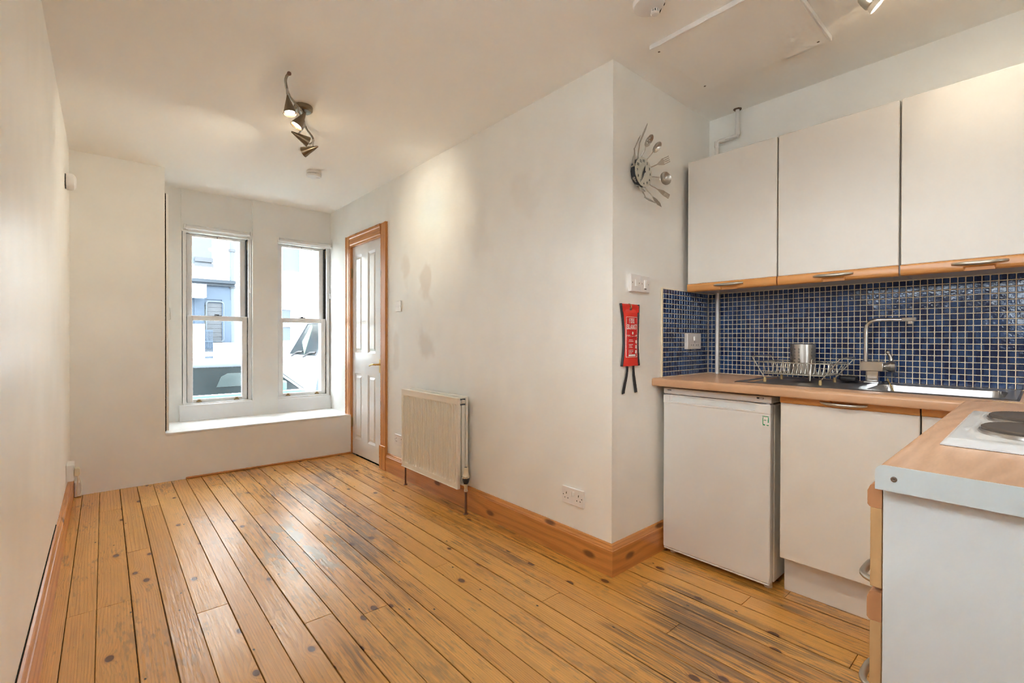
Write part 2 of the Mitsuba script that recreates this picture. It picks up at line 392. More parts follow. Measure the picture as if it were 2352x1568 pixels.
# left wall, with two unseen windows beside the camera, placed to light the kitchen
WY0, WY1, WZ0, WZ1 = -1.15, -0.10, 1.55, 2.05
NY0, NY1, NZ0, NZ1 = -1.46, -1.16, 1.15, 2.00
struct('wall_left', cat(box((XL - 0.2, YB - 0.15, -0.1), (XL, NY0, H + 0.05)), box((XL - 0.2, WY1, -0.1), (XL, D0 + 0.9, H + 0.05)),
                        box((XL - 0.2, NY0, -0.1), (XL, WY1, NZ0)), box((XL - 0.2, NY0, WZ1), (XL, WY1, H + 0.05)), box((XL - 0.2, NY1, NZ0), (XL, WY1, WZ0)), box((XL - 0.2, NY0, NZ1), (XL, NY1, WZ1))), 'mat_left_wall', 'long white painted wall on the left')
def casement(name, label, y0, y1, z0, z1):
    w = structhing(name, label)
    part(w, 'frame', cat(box((XL - 0.14, y0, z0), (XL - 0.08, y0 + 0.03, z1)), box((XL - 0.14, y1 - 0.03, z0), (XL - 0.08, y1, z1)), box((XL - 0.14, y0, z0), (XL - 0.08, y1, z0 + 0.03)), box((XL - 0.14, y0, z1 - 0.03), (XL - 0.08, y1, z1))), 'mat_trim_white')
    part(w, 'pane', pane_mesh((XL - 0.11, y0 + 0.03, z0 + 0.03), (XL - 0.11, y1 - 0.03, z1 - 0.03)), 'mat_pane')
def pane_mesh(lo, hi):
    """a single sheet: flat in the axis in which lo and hi agree"""
    lo, hi = np.array(lo, float), np.array(hi, float); a = int(np.argmin(np.abs(hi - lo))); b, c = [k for k in range(3) if k != a]
    P = np.array([lo, lo, lo, lo]); P[1, b] = hi[b]; P[2, b] = hi[b]; P[2, c] = hi[c]; P[3, c] = hi[c]
    return trimesh.Trimesh(P, [[0, 1, 2], [0, 2, 3]], process=False)
casement('window_3', 'unseen high window in the left wall, placed to light the kitchen fronts', WY0, WY1, WZ0, WZ1)  # out of view; its daylight reaches the fridge and cupboard fronts
casement('window_5', 'unseen narrow window in the left wall, placed to light the tiles', NY0, NY1, NZ0, NZ1)  # out of view, gives the pale glints on the tiles

struct('wall_kitchen', box((XK, YB - 0.15, -0.1), (XK + 0.16, 0.15, H + 0.05)), 'mat_paint', 'white wall behind the kitchen units')
BX0, BX1, BZ0, BZ1 = -1.60, -0.90, 0.90, 2.0
struct('wall_back', cat(box((XL, YB - 0.15, -0.1), (BX0, YB, H + 0.05)), box((BX1, YB - 0.15, -0.1), (XK, YB, H + 0.05)), box((BX0, YB - 0.15, -0.1), (BX1, YB, BZ0)), box((BX0, YB - 0.15, BZ1), (BX1, YB, H + 0.05))), 'mat_paint', 'plain wall behind the camera')
w4 = structhing('window_4', 'unseen window in the wall behind the camera, placed to light the return wall')  # out of view, daylight for the return wall
fr = [box((x, YB - 0.11, BZ0), (x + 0.06, YB - 0.05, BZ1)) for x in (BX0, (BX0 + BX1) / 2 - 0.03, BX1 - 0.06)] + [box((BX0, YB - 0.11, z), (BX1, YB - 0.05, z + 0.06)) for z in (BZ0, BZ1 - 0.06)]
part(w4, 'frame', cat(*fr), 'mat_trim_white')
part(w4, 'pane', pane_mesh((BX0 + 0.05, YB - 0.08, BZ0 + 0.05), (BX1 - 0.05, YB - 0.08, BZ1 - 0.05)), 'mat_pane')
struct('wall_return', extr(sg.Polygon([(0, 0), (0.15, 0.15), (XK, 0.15), (XK, 0)]), -0.1, H + 0.05), 'mat_paint', 'short white wall between the radiator wall and the kitchen')
DY0, DY1, DZ = 2.385, 3.05, 1.972
wr = extr(sg.Polygon([(0, 0), (0.15, 0.15), (0.15, DY0), (0, DY0)]), -0.1, H + 0.05)
struct('wall_right', cat(wr, box((0, DY0, DZ), (0.15, DY1, H + 0.05)), box((0, DY1, -0.1), (0.15, 3.95, H + 0.05)), box((0.10, DY0, -0.1), (0.15, DY1, DZ))), 'mat_door_wall', 'long white wall with grey-beige scuffs beside the door')
# far wall: bulkhead, left column, pier, lintels, sill bulk
UL, UP0, UP1, SILL = -1.427, -0.727, -0.512, 0.372
W1, W2 = (-1.232, -0.760), (-0.496, -0.040)
WT, WB = 2.03, 0.525
parts = [box((XL - 0.05, 0, -0.1), (0.12, 0.72, SILL - 0.016)), box((XL - 0.05, 0, SILL - 0.02), (UL, 0.72, H + 0.05)),
         box((UL, 0.535, SILL - 0.02), (W1[0] - 0.035, 0.72, H + 0.05)),
         box((UP0, 0.500, SILL - 0.02), (UP1, 0.72, H + 0.05)),
         box((W1[0] - 0.04, 0.522, WT), (UP0, 0.72, H + 0.05)), box((UP1, 0.522, WT), (0.12, 0.72, H + 0.05)),
         box((W1[0] - 0.04, 0.54, SILL - 0.02), (UP0, 0.72, WB)), box((UP1, 0.54, SILL - 0.02), (0.12, 0.72, WB))]
struct('wall_far', far(cat(*parts)), 'mat_paint', 'far wall with a deep window recess, low bulkhead and column')
struct('trim_1', far(cbox((UL, -0.006, SILL - 0.017), (0.004, 0.56, SILL), 0.003)), 'mat_gloss_white', 'glossy white window seat board below both windows')
struct('trim_2', far(cbox((-1.290, 0.498, SILL), (UP0 + 0.002, 0.545, 0.512), 0.002)), 'mat_trim_white', 'white apron board under the left window')
struct('trim_3', far(cbox((UP1, 0.506, SILL), (0.0, 0.545, 0.504), 0.002)), 'mat_trim_white', 'white apron board under the right window')
struct('trim_4', far(cbox((-1.30, -0.012, 0), (-0.002, 0.0, 0.014), 0.004)), 'mat_pine_x', 'thin pine bead along the foot of the bulkhead')

# sash windows
def sash_window(name, label, u0, u1, v0):
    w = structhing(name, label)
    z0, z1, zm0, zm1 = WB, WT, 1.256, 1.300
    lin = 0.030
    fr = [box((u0 - lin, v0 - 0.020, z0 - 0.012), (u0 - 0.004, 0.70, z1 + 0.02)), box((u1 + 0.004, v0 - 0.020, z0 - 0.012), (u1 + lin, 0.70, z1 + 0.02)),
          box((u0 - lin, v0 - 0.020, z1), (u1 + lin, 0.70, z1 + 0.045)), cbox((u0 - lin, v0 - 0.026, z0 - 0.03), (u1 + lin, 0.70, z0), 0.003)]
    part(w, 'frame', far(cat(*fr)), 'mat_trim_white')
    part(w, 'sash_channel', far(cat(box((u0 - 0.004, v0 + 0.012, z0), (u0, 0.69, z1)), box((u1, v0 + 0.012, z0), (u1 + 0.004, 0.69, z1)))), 'mat_dark_gap', label='dark gap beside the sash')
    def sash(a0, a1, b0, b1, va, vb, st, top, bot, nm):
        m = cat(cbox((a0, va, b0), (a0 + st, vb, b1), 0.003), cbox((a1 - st, va, b0), (a1, vb, b1), 0.003),
                cbox((a0 + st - 0.001, va, b0), (a1 - st + 0.001, vb, b0 + bot), 0.003), cbox((a0 + st - 0.001, va, b1 - top), (a1 - st + 0.001, vb, b1), 0.003))
        k = part(w, nm, far(m), 'mat_trim_white')
        vm = (va + vb) / 2
        part(k, 'pane', far(pane_mesh((a0 + st, vm, b0 + bot), (a1 - st, vm, b1 - top))), 'mat_pane')
        return k
    sash(u0 + 0.002, u1 - 0.002, z0 + 0.003, zm1, v0, v0 + 0.038, 0.044, zm1 - zm0, 0.026, 'lower_sash')
    sash(u0 + 0.002, u1 - 0.010, zm0 + 0.004, z1 - 0.003, v0 + 0.044, v0 + 0.08, 0.044, 0.022, 0.040, 'upper_sash')
    um = (u0 + u1) / 2
    fs = cat(cbox((um - 0.030, v0 + 0.004, zm1), (um + 0.030, v0 + 0.034, zm1 + 0.006), 0.002), moved(lathe([[0, 0], [0.011, 0], [0.011, 0.008], [0, 0.012]], 16), t=(um, v0 + 0.02, zm1 + 0.005)),
             cbox((um - 0.026, v0 + 0.012, zm1 + 0.010), (um + 0.012, v0 + 0.02, zm1 + 0.016), 0.002))
    part(w, 'sash_fastener', far(fs), 'mat_black', label='dark metal sash fastener')
    for uu in (u0 + 0.09, u1 - 0.09):
        z = z0 + 0.004
        lift = cat(extr(sg.Polygon([(uu - 0.022, z), (uu + 0.022, z), (uu + 0.019, z + 0.009), (uu + 0.010, z + 0.013), (uu + 0.008, z + 0.018), (uu + 0.013, z + 0.024), (uu - 0.013, z + 0.024), (uu - 0.008, z + 0.018), (uu - 0.010, z + 0.013), (uu - 0.019, z + 0.009)]), v0 - 0.006, v0 + 0.001, 'y'),
                   cbox((uu - 0.014, v0 - 0.02, z + 0.001), (uu + 0.014, v0 - 0.004, z + 0.006), 0.002))
        part(w, 'sash_lift', far(lift), 'mat_dull_brass', label='aged brass sash lift')
    # trickle vent under the head
    part(w, 'vent', far(cat(cbox((um - 0.12, v0 + 0.036, z1 - 0.022), (um + 0.12, v0 + 0.046, z1 - 0.008), 0.002))), 'mat_white_plastic')
    part(w, 'vent_knob', far(cbox((um - 0.004, v0 + 0.030, z1 - 0.019), (um + 0.004, v0 + 0.038, z1 - 0.011), 0.001)), 'mat_black')
    # restrictor stop in the right hand channel
    part(w, 'restrictor', far(cbox((u1 - 0.002, v0 + 0.006, z1 - 0.10), (u1 + 0.004, v0 + 0.016, z1 - 0.02), 0.001)), 'mat_dull_brass')
    return w
sash_window('window_1', 'left white sash window in the recess with brass lifts', W1[0], W1[1], 0.552)
sash_window('window_2', 'right white sash window in the recess next to the door', W2[0], W2[1], 0.552)

# door
d = structhing('door_1', 'white four panel door in an orange pine frame')
slab = man(box((0.016, DY0 + 0.004, 0.006), (0.052, DY1 - 0.004, DZ - 0.004)))
pan = [(2.842, 3.000, 0.965, 1.882), (2.548, 2.706, 0.965, 1.882), (2.842, 3.000, 0.150, 0.772), (2.548, 2.706, 0.150, 0.772)]
for (a, b, c, e) in pan:
    slab -= man(hull([(0.0159, y, z) for y in (a, b) for z in (c, e)] + [(0.028, y, z) for y in (a + 0.016, b - 0.016) for z in (c + 0.018, e - 0.018)]))
leaf = unman(slab)
lk = part(d, 'leaf', leaf, 'mat_gloss_white')
for (a, b, c, e) in pan:
    i = 0.030
    part(lk, 'panel', hull([(0.0285, y, z) for y in (a + i - 0.010, b - i + 0.010) for z in (c + i - 0.008, e - i + 0.008)] + [(0.019, y, z) for y in (a + i + 0.004, b - i - 0.004) for z in (c + i + 0.012, e - i - 0.012)]), 'mat_gloss_white')
prof = [(0, 0), (-0.012, 0), (-0.012, 0.014), (-0.016, 0.022), (-0.016, 0.075), (-0.021, 0.083), (-0.021, 0.103), (-0.017, 0.108), (0, 0.108)]
part(d, 'casing', extr(sg.Polygon([(x, DY0 + 0.006 - y) for x, y in prof]), 0.20, DZ + 0.10, 'z'), 'mat_pine_z', label='knotty pine architrave on the handle side')
part(d, 'casing', extr(sg.Polygon([(x, DY1 - 0.006 + min(y, 0.095)) for x, y in prof]).buffer(0), SILL, DZ + 0.10, 'z'), 'mat_pine_z', label='knotty pine architrave on the hinge side')
part(d, 'casing', extr(sg.Polygon([(x - 0.0005, DZ - 0.006 + y) for x, y in prof]), DY0 + 0.006 - 0.0, DY1 - 0.006, 'y'), 'mat_pine_y', label='pine architrave over the door')
part(d, 'plinth_block', cbox((-0.025, DY0 - 0.106, 0), (0, DY0 + 0.006, 0.20), 0.003), 'mat_pine_z')
part(d, 'jamb', cat(box((0.0, DY0 - 0.002, 0), (0.016, DY0 + 0.005, DZ)), box((0.0, DY1 - 0.005, 0), (0.10, DY1 + 0.001, DZ)), box((0.0, DY0, DZ - 0.003), (0.10, DY1, DZ + 0.001))), 'mat_pine_z')
hp = part(d, 'handle_plate', cbox((0.009, 2.424, 0.802), (0.0165, 2.462, 0.920), 0.004), 'mat_brass', label='brass lever handle plate')
lev = smoothpath([(0.012, 2.443, 0.876), (-0.030, 2.443, 0.876), (-0.040, 2.452, 0.876), (-0.042, 2.50, 0.874), (-0.038, 2.535, 0.866), (-0.034, 2.555, 0.862)], 20)
part(hp, 'lever', cat(tube(lev, np.linspace(0.0085, 0.006, 20), 12), moved(trimesh.creation.icosphere(2, 0.0075), t=lev[-1])), 'mat_brass', True)
for z in (0.30, 1.72):
    part(d, 'hinge', cat(rod((0.006, DY1 - 0.004, z - 0.045), (0.006, DY1 - 0.004, z + 0.045), 0.006, 10), box((0.010, DY1 - 0.012, z - 0.045), (0.0165, DY1 - 0.004, z + 0.045))), 'mat_dull_brass')

# skirting
def skirt(hh):
    return [(0, 0), (0.020, 0), (0.020, hh - 0.027), (0.0165, hh - 0.024), (0.0165, hh - 0.020), (0.012, hh - 0.012), (0.010, hh - 0.004), (0.004, hh), (0, hh)]
def skirt_run(p0, p1, n, hh, m0=0, m1=0):
    """a skirting board from p0 to p1 standing off the wall along n; m0, m1 lengthen the front edge for mitres"""
    p0, p1, n = (np.array([*q, 0], float) for q in (p0, p1, n)); dirn = (p1 - p0) / np.linalg.norm(p1 - p0); pr = skirt(hh); V = []
    for s, (q, mm) in enumerate(((p0, -m0), (p1, m1))):
        for (t, z) in pr: V.append(q + n * t + dirn * (mm * t) + [0, 0, z])
    k = len(pr); Fc = [[i, (i + 1) % k, k + (i + 1) % k] for i in range(k)] + [[i, k + (i + 1) % k, k + i] for i in range(k)]
    cap = trimesh.creation.triangulate_polygon(sg.Polygon(pr), engine='earcut')[1]
    Fc += [list(f) for f in cap] + [[k + f[0], k + f[2], k + f[1]] for f in cap]
    m = trimesh.Trimesh(V, Fc, process=False); trimesh.repair.fix_normals(m); return m
struct('baseboard_right', skirt_run((0, 0), (0, DY0 - 0.106), (-1, 0), 0.146, m0=1), 'mat_pine_y', 'knotty orange pine skirting below the radiator')
struct('baseboard_return', skirt_run((0, 0), (XK, 0), (0, -1), 0.146, m0=1), 'mat_pine_x', 'short orange pine skirting beside the fridge')
structhing('baseboard_left', 'scuffed orange pine skirting along the left wall')
part('baseboard_left', 'board', skirt_run((XL, YB), (XL, 1.83), (1, 0), 0.190), 'mat_pine_y')
part('baseboard_left', 'board', skirt_run((XL, 1.833), (XL, 3.085), (1, 0), 0.176), 'mat_pine_y')
part('baseboard_left', 'shadow_gap', box((XL, YB, 0.18), (XL + 0.003, 1.83, 0.1935)), 'mat_dark_gap')
# ------------------------------------------------------------------ the street outside
ZS = -0.67
mat('asphalt', (0.20, 0.20, 0.21), 0.8)
mat('paving', (0.50, 0.48, 0.45), 0.8)
mat('stone', (0.72, 0.69, 0.63), 0.8)
mat('stone_dark', (0.20, 0.18, 0.15), 0.8)
mat('shop_blue', (0.040, 0.062, 0.090), 0.6)
mat('shop_blue_dark', (0.012, 0.020, 0.028), 0.6)
mat('shop_pale', (0.075, 0.092, 0.105), 0.6)
mat('sign_white', (0.86, 0.86, 0.86), 0.5)
mat('dark_glass', (0.012, 0.017, 0.018), 0.15, spec=0.2)
mat('grey_glass', (0.03, 0.042, 0.042), 0.10, spec=0.6)
mat('car_paint', (0.07, 0.22, 0.18), 0.3)
mat('car_roof', (0.12, 0.14, 0.16), 0.2)
mat('van_white', (0.30, 0.305, 0.31), 0.25)
mat('mid_grey', (0.045, 0.05, 0.055), 0.5)
mat('lime', (0.11, 0.20, 0.10), 0.6)
struct('road', box((-30, 5.2, ZS - 0.3), (32, 11.0, ZS)), 'mat_asphalt', 'street seen through the windows')
struct('pavement', cat(box((-30, 3.95, ZS - 0.3), (32, 5.2, ZS + 0.08)), box((-30, 11.0, ZS - 0.3), (32, 13.0, ZS + 0.10))), 'mat_paving', 'pavements on both sides of the street')
struct('ground_side', box((-30, -30, ZS - 0.3), (-2.2, 3.95, ZS - 0.02)), 'mat_paving', 'yard outside the left wall')
b = thing('building', 'pale stone building across the street with a blue-grey shopfront', 'building')
FY = 13.0
wall = man(box((-9, FY, ZS), (12, FY + 0.6, 7.5)))
holes = [(-0.62, 0.43, 2.93, 4.75), (2.02, 2.62, 2.95, 4.75), (2.98, 3.9, 2.80, 4.9), (-3.6, -2.5, 2.93, 4.75), (-5.8, -4.8, 2.93, 4.75), (5.2, 6.2, 2.9, 4.75), (2.00, 2.37, 0.95, 2.0), (1.03, 1.55, 0.9, 2.06), (3.4, 5.0, -0.6, 2.0)]
for (x0, x1, z0, z1) in holes: wall -= man(box((x0, FY - 0.1, z0), (x1, FY + 0.25, z1)))
part(b, 'wall', unman(wall), 'mat_stone')
for (x0, x1, z0, z1) in holes:
    f = part(b, 'window', cat(box((x0, FY + 0.10, z0), (x0 + 0.07, FY + 0.16, z1)), box((x1 - 0.07, FY + 0.10, z0), (x1, FY + 0.16, z1)), box((x0, FY + 0.10, z0), (x1, FY + 0.16, z0 + 0.08)),
                             box((x0, FY + 0.10, z1 - 0.08), (x1, FY + 0.16, z1)), box((x0, FY + 0.09, (z0 + z1) / 2 - 0.05), (x1, FY + 0.16, (z0 + z1) / 2 + 0.05))), 'mat_sign_white')
    pale = not (2.9 < x0 < 3.2)
    part(f, 'pane', box((x0 + 0.05, FY + 0.13, z0 + 0.05), (x1 - 0.05, FY + 0.15, z1 - 0.05)), 'mat_shop_pale' if pale else 'mat_grey_glass')
part(b, 'dark_bar', box((-0.02, FY + 0.06, 3.08), (0.385, FY + 0.10, 3.19)), 'mat_mid_grey'); part(b, 'dark_bar', box((-0.03, FY + 0.06, 2.955), (0.39, FY + 0.10, 3.04)), 'mat_mid_grey')  # two dark bars across the lower sash
part(b, 'string_course', cat(box((-9, FY - 0.06, 2.72), (12, FY, 2.80)), box((-9, FY - 0.03, 2.60), (12, FY, 2.72))), 'mat_stone')
part(b, 'pilaster', box((0.47, FY - 0.02, 2.85), (0.56, FY + 0.02, 7.4)), 'mat_stone_dark'); part(b, 'pilaster', box((2.83, FY - 0.02, 2.85), (2.88, FY + 0.02, 7.4)), 'mat_stone_dark')
part(b, 'roof', box((-9, FY - 0.2, 7.5), (12, FY + 6, 7.7)), 'mat_stone_dark')
dp = part(b, 'drainpipe', rod((0.79, FY - 0.08, ZS), (0.79, FY - 0.08, 7.3), 0.055, 12), 'mat_shop_pale', True)
for z in (0.9, 2.45, 3.42): part(dp, 'bracket', rod((0.79, FY - 0.08, z - 0.035), (0.79, FY - 0.08, z + 0.035), 0.085, 12), 'mat_mid_grey')
sf = part(b, 'shopfront', cat(box((-2.6, FY - 0.10, 2.10), (0.80, FY, 2.45)), box((0.55, FY - 0.12, ZS), (0.80, FY, 2.1)), box((-0.1, FY - 0.08, 1.95), (0.62, FY, 2.14)),
                              box((-0.1, FY - 0.08, 0.82), (0.62, FY, 1.02)), box((-2.6, FY - 0.08, ZS), (-0.05, FY, 2.1)), box((-0.05, FY - 0.10, 0.8), (0.17, FY, 2.1))), 'mat_shop_blue', label='blue-grey painted shopfront')
part(sf, 'cornice', cat(box((-2.6, FY - 0.28, 2.52), (0.84, FY, 2.60)), box((-2.6, FY - 0.20, 2.45), (0.83, FY, 2.52))), 'mat_shop_blue_dark')
part(sf, 'window_frame', extr(rrect(0.19, 1.0, 0.60, 2.06, 0.07).difference(rrect(0.215, 1.02, 0.575, 2.03, 0.06)), FY - 0.14, FY - 0.08, 'y'), 'mat_shop_pale')
part(sf, 'shutter', cat([box((0.2, FY - 0.09, 1.02 + 0.11 * k), (0.59, FY - 0.075 - 0.01 * (k % 2), 1.125 + 0.11 * k)) for k in range(9)]), 'mat_mid_grey')
part(b, 'sign_box', box((-0.30, FY - 0.75, 2.10), (0.12, FY - 0.30, 2.42)), 'mat_sign_white')
part(b, 'hoarding', cat(box((-2.5, FY - 0.5, ZS), (0.12, FY - 0.4, 1.45)), box((0.30, FY - 0.5, ZS), (2.4, FY - 0.4, 0.98))), 'mat_sign_white', label='white boards below the shopfront')
part(b, 'gate', cat([box((0.13 + 0.022 * k, FY - 0.46, ZS), (0.141 + 0.022 * k, FY - 0.44, 1.3)) for k in range(8)] + [box((0.12, FY - 0.46, z), (0.30, FY - 0.43, z + 0.03)) for z in (0.2, 0.6, 1.0, 1.27)]), 'mat_shop_blue')

# mint car parked under the windows
c = thing('car', 'mint green hatchback with roof rails parked right outside the windows', 'car')
CY0, CY1 = 5.55, 7.25
CX0, CX1 = -3.45, 0.95
low = []
prof = [(CX0, -0.42), (CX0 - 0.02, 0.05), (CX0 + 0.1, 0.32), (-3.0, 0.385), (0.30, 0.37), (0.62, 0.28), (0.90, 0.13), (0.98, -0.1), (0.97, -0.42)]
body = extr(sg.Polygon(prof).buffer(-0.05).buffer(0.05), CY0, CY1, 'y')
body = man(body)
for wx in (-2.75, 0.22): body -= man(moved(trimesh.creation.cylinder(0.36, 4.0, sections=28), M=frame((wx, 6.4, -0.35), (1, 0, 0), (0, 0, 1))))
part(c, 'body', unman(body), 'mat_car_paint', 20)
gh = hull([(x, y, 0.36) for x in (-3.10, 0.40) for y in (CY0 + 0.06, CY1 - 0.06)] + [(x, y, 0.74) for x in (-2.75, -0.05) for y in (CY0 + 0.20, CY1 - 0.20)])
part(c, 'greenhouse', gh, 'mat_dark_glass', label='dark tinted windows')
part(c, 'roof', rbox((-2.80, CY0 + 0.17, 0.715), (0.0, CY1 - 0.17, 0.79), 0.036), 'mat_car_roof', True)
for s in (CY0 + 0.22, CY1 - 0.22):
    part(c, 'roof_rail', tube(smoothpath([(-2.6, s, 0.79), (-2.5, s, 0.84), (-1.4, s, 0.855), (-0.35, s, 0.84), (-0.2, s, 0.79)], 16), 0.014, 8), 'mat_sign_white', True)
def pillar(xb, xt, w): return hull([(xb + dx, CY0 + 0.052, 0.365) for dx in (0, w)] + [(xt + dx, CY0 + 0.188, 0.735) for dx in (0, w)] + [(xb + dx, CY0 + 0.09, 0.365) for dx in (0, w)] + [(xt + dx, CY0 + 0.22, 0.735) for dx in (0, w)])
part(c, 'pillar', pillar(0.33, -0.11, 0.05), 'mat_car_roof'); part(c, 'pillar', pillar(-1.35, -1.30, 0.07), 'mat_black'); part(c, 'pillar', pillar(-3.13, -2.77, 0.07), 'mat_black')
part(c, 'waist_trim', cbox((-3.1, CY0 + 0.03, 0.36), (0.40, CY0 + 0.06, 0.385), 0.004), 'mat_sign_white')
part(c, 'wing_mirror', rbox((-0.10, CY0 - 0.16, 0.40), (0.08, CY0 + 0.02, 0.53), 0.03), 'mat_car_paint', True)
part(c, 'headrest_slab', hull([(x, CY0 + 0.056 + 0.136 * (z - 0.365) / 0.37 + o, z) for x, z in ((-0.70, 0.47), (-0.64, 0.60), (-0.56, 0.64), (-0.20, 0.64), (-0.16, 0.47)) for o in (0.0, 0.004)]), 'mat_grey_glass')  # flat grey slab on the glass, stands in for a seat headrest
part(c, 'door_handle', cbox((-1.2, CY0 - 0.02, 0.20), (-1.0, CY0, 0.23), 0.004), 'mat_car_paint')
for wx in (-2.75, 0.22):
    for s in (CY0 + 0.11, CY1 - 0.11): part(c, 'wheel', moved(trimesh.creation.cylinder(0.32, 0.2, sections=28), M=frame((wx, s, -0.35), (1, 0, 0), (0, 0, 1))), 'mat_black')

# white van, nose towards the left
v = thing('van', 'white van cab with wipers and a pale green shape across its windscreen', 'van')
VX, VY0, VY1 = 1.14, 7.5, 9.35
vb = extr(sg.Polygon([(VX, -0.45), (VX - 0.14, -0.30), (VX - 0.14, 0.15), (VX - 0.02, 0.66), (VX + 0.04, 0.74), (VX + 0.42, 1.44), (VX + 0.55, 1.52), (VX + 5.5, 1.56), (VX + 5.5, -0.45)]).buffer(-0.04).buffer(0.04), VY0, VY1, 'y')
vb = man(vb)
for wx in (VX + 0.75, VX + 4.3): vb -= man(moved(trimesh.creation.cylinder(0.38, 5.0, sections=28), M=frame((wx, 8.4, -0.35), (1, 0, 0), (0, 0, 1))))
part(v, 'body', unman(vb), 'mat_van_white', 20)
def on_screen(y, s, off):  # point on the raked windscreen: s from 0 bottom to 1 top
    n = np.array([-0.70, 0, 0.38]); n /= np.linalg.norm(n); q = np.array([VX + 0.04 + 0.38 * s, y, 0.74 + 0.70 * s]); return q + n * off
def slab_on(pts, o0, o1): return hull([on_screen(y, s, o) for (y, s) in pts for o in (o0, o1)])
part(v, 'windscreen', slab_on([(VY0 + 0.14, 0.04), (VY0 + 0.20, 0.95), (VY1 - 0.20, 0.95), (VY1 - 0.14, 0.04)], -0.01, 0.006), 'mat_dark_glass')
part(v, 'sheet', slab_on([(VY1 - 0.45, 0.93), (VY1 - 0.62, 0.85), (VY1 - 1.05, 0.06), (VY1 - 0.5, 0.4)], 0.004, 0.010), 'mat_lime', label='pale green shape across the windscreen')  # flat pale green shape laid over the glass
part(v, 'seal', cat([tube([on_screen(a, b_, 0.008) for a, b_ in ((VY0 + 0.14, 0.04), (VY0 + 0.20, 0.95), (VY1 - 0.20, 0.95), (VY1 - 0.14, 0.04))], 0.012, 6)]), 'mat_mid_grey')
for (ya, yb) in ((VY0 + 0.75, VY0 + 0.18), (VY0 + 1.5, VY0 + 0.95)):
    part(v, 'wiper', tube([on_screen(ya, -0.02, 0.02), on_screen((ya + yb) / 2, 0.10, 0.03), on_screen(yb, 0.12, 0.02)], 0.016, 6), 'mat_black')
part(v, 'headlamp', hull([(VX - 0.16, VY0 + 0.02, 0.02), (VX - 0.15, VY0 + 0.36, 0.02), (VX - 0.06, VY0 + 0.02, 0.44), (VX - 0.13, VY0 + 0.30, 0.2), (VX + 0.1, VY0 - 0.015, 0.02), (VX + 0.16, VY0 - 0.015, 0.42)]), 'mat_shop_pale')
part(v, 'side_window', extr(sg.Polygon([(VX + 0.30, 0.64), (VX + 0.62, 1.34), (VX + 1.35, 1.36), (VX + 1.35, 0.64)]), VY0 - 0.008, VY0 + 0.01, 'y'), 'mat_dark_glass')
part(v, 'wing_mirror', rbox((VX + 0.22, VY0 - 0.22, 0.34), (VX + 0.34, VY0 - 0.02, 0.66), 0.03), 'mat_mid_grey', True)
part(v, 'door_seam', cat(box((VX + 0.20, VY0 - 0.004, -0.3), (VX + 0.212, VY0 + 0.002, 0.7))), 'mat_mid_grey')
for wx in (VX + 0.75, VX + 4.3): part(v, 'wheel', moved(trimesh.creation.cylinder(0.33, 1.75, sections=28), M=frame((wx, 8.42, -0.34), (1, 0, 0), (0, 0, 1))), 'mat_black')
# ------------------------------------------------------------------ kitchen: worktops, cabinets
CX_, CZ0, CZ1 = 0.33, 0.862, 0.900
PY, PE = -1.147, -0.845
# sink run worktop: rounded front edge, cut-out for the sink
wk = thing('worktop', 'beech laminate worktop along the tiled wall holding the sink', 'worktop')
runpoly = sg.Polygon([(CX_ + 0.012, -0.002), (XK, -0.002), (XK, -1.78), (0.402, -1.78), (0.402, PY - 0.060), (CX_ + 0.012, PY - 0.012)]).difference(rrect(0.485, -1.235, 0.905, -0.395, 0.03))
edge = [(CX_ + 0.012 - 0.012 * math.cos(a), CZ1 - 0.012 + 0.012 * math.sin(a)) for a in np.linspace(0, math.pi / 2, 6)]
nose = sg.Polygon([(CX_ + 0.012, CZ0), (CX_ + 0.004, CZ0), (CX_, CZ0 + 0.005)] + edge + [(CX_ + 0.012, CZ1)])
part(wk, 'top', extr(runpoly, CZ0, CZ1), 'mat_worktop')
part(wk, 'front_edge', extr(nose, PY - 0.008, -0.002, 'y'), 'mat_worktop', 40)
wp = thing('worktop', 'beech laminate worktop of the peninsula carrying the hob', 'worktop')
ppoly = sg.Polygon([(PE, PY - 0.012), (CX_ + 0.012, PY - 0.012), (0.400, PY - 0.072), (0.400, -1.78), (PE, -1.78)]).difference(rrect(-0.55, -1.66, -0.13, -1.225, 0.02))
part(wp, 'top', extr(ppoly, CZ0, CZ1), 'mat_worktop')
edge2 = [(PY - 0.012 + 0.012 * math.cos(a), CZ1 - 0.012 + 0.012 * math.sin(a)) for a in np.linspace(0, math.pi / 2, 6)]
nose2 = sg.Polygon([(PY - 0.012, CZ0), (PY - 0.004, CZ0), (PY, CZ0 + 0.005)] + edge2 + [(PY - 0.012, CZ1)])
part(wp, 'front_edge', extr(nose2, PE, CX_ + 0.008, 'x'), 'mat_worktop', 40)
strip = extr(sg.Polygon([(-1.78, CZ0 - 0.001), (PY + 0.001, CZ0 - 0.001), (PY + 0.001, CZ1 - 0.014)] + [(y + 0.001, z + 0.0008) for y, z in edge2[1:]] + [(-1.78, CZ1 + 0.0008)]), PE - 0.003, PE, 'x')
es = part(wp, 'end_strip', strip, 'mat_white_edge', label='white edging strip on the worktop end')
part(es, 'screw', moved(lathe([[0, 0], [0.0042, 0], [0.0042, 0.001], [0.0024, 0.0016], [0, 0.0006]], 14), M=frame((PE - 0.003, -1.170, 0.881), (0, 0, 1), (0, 1, 0))), 'mat_screw', label='rusty brown screw head')
part(wp, 'joint_strip', cat(box((0.4, -1.78, CZ1 - 0.002), (0.402, PY - 0.066, CZ1 + 0.0006))), 'mat_brass')

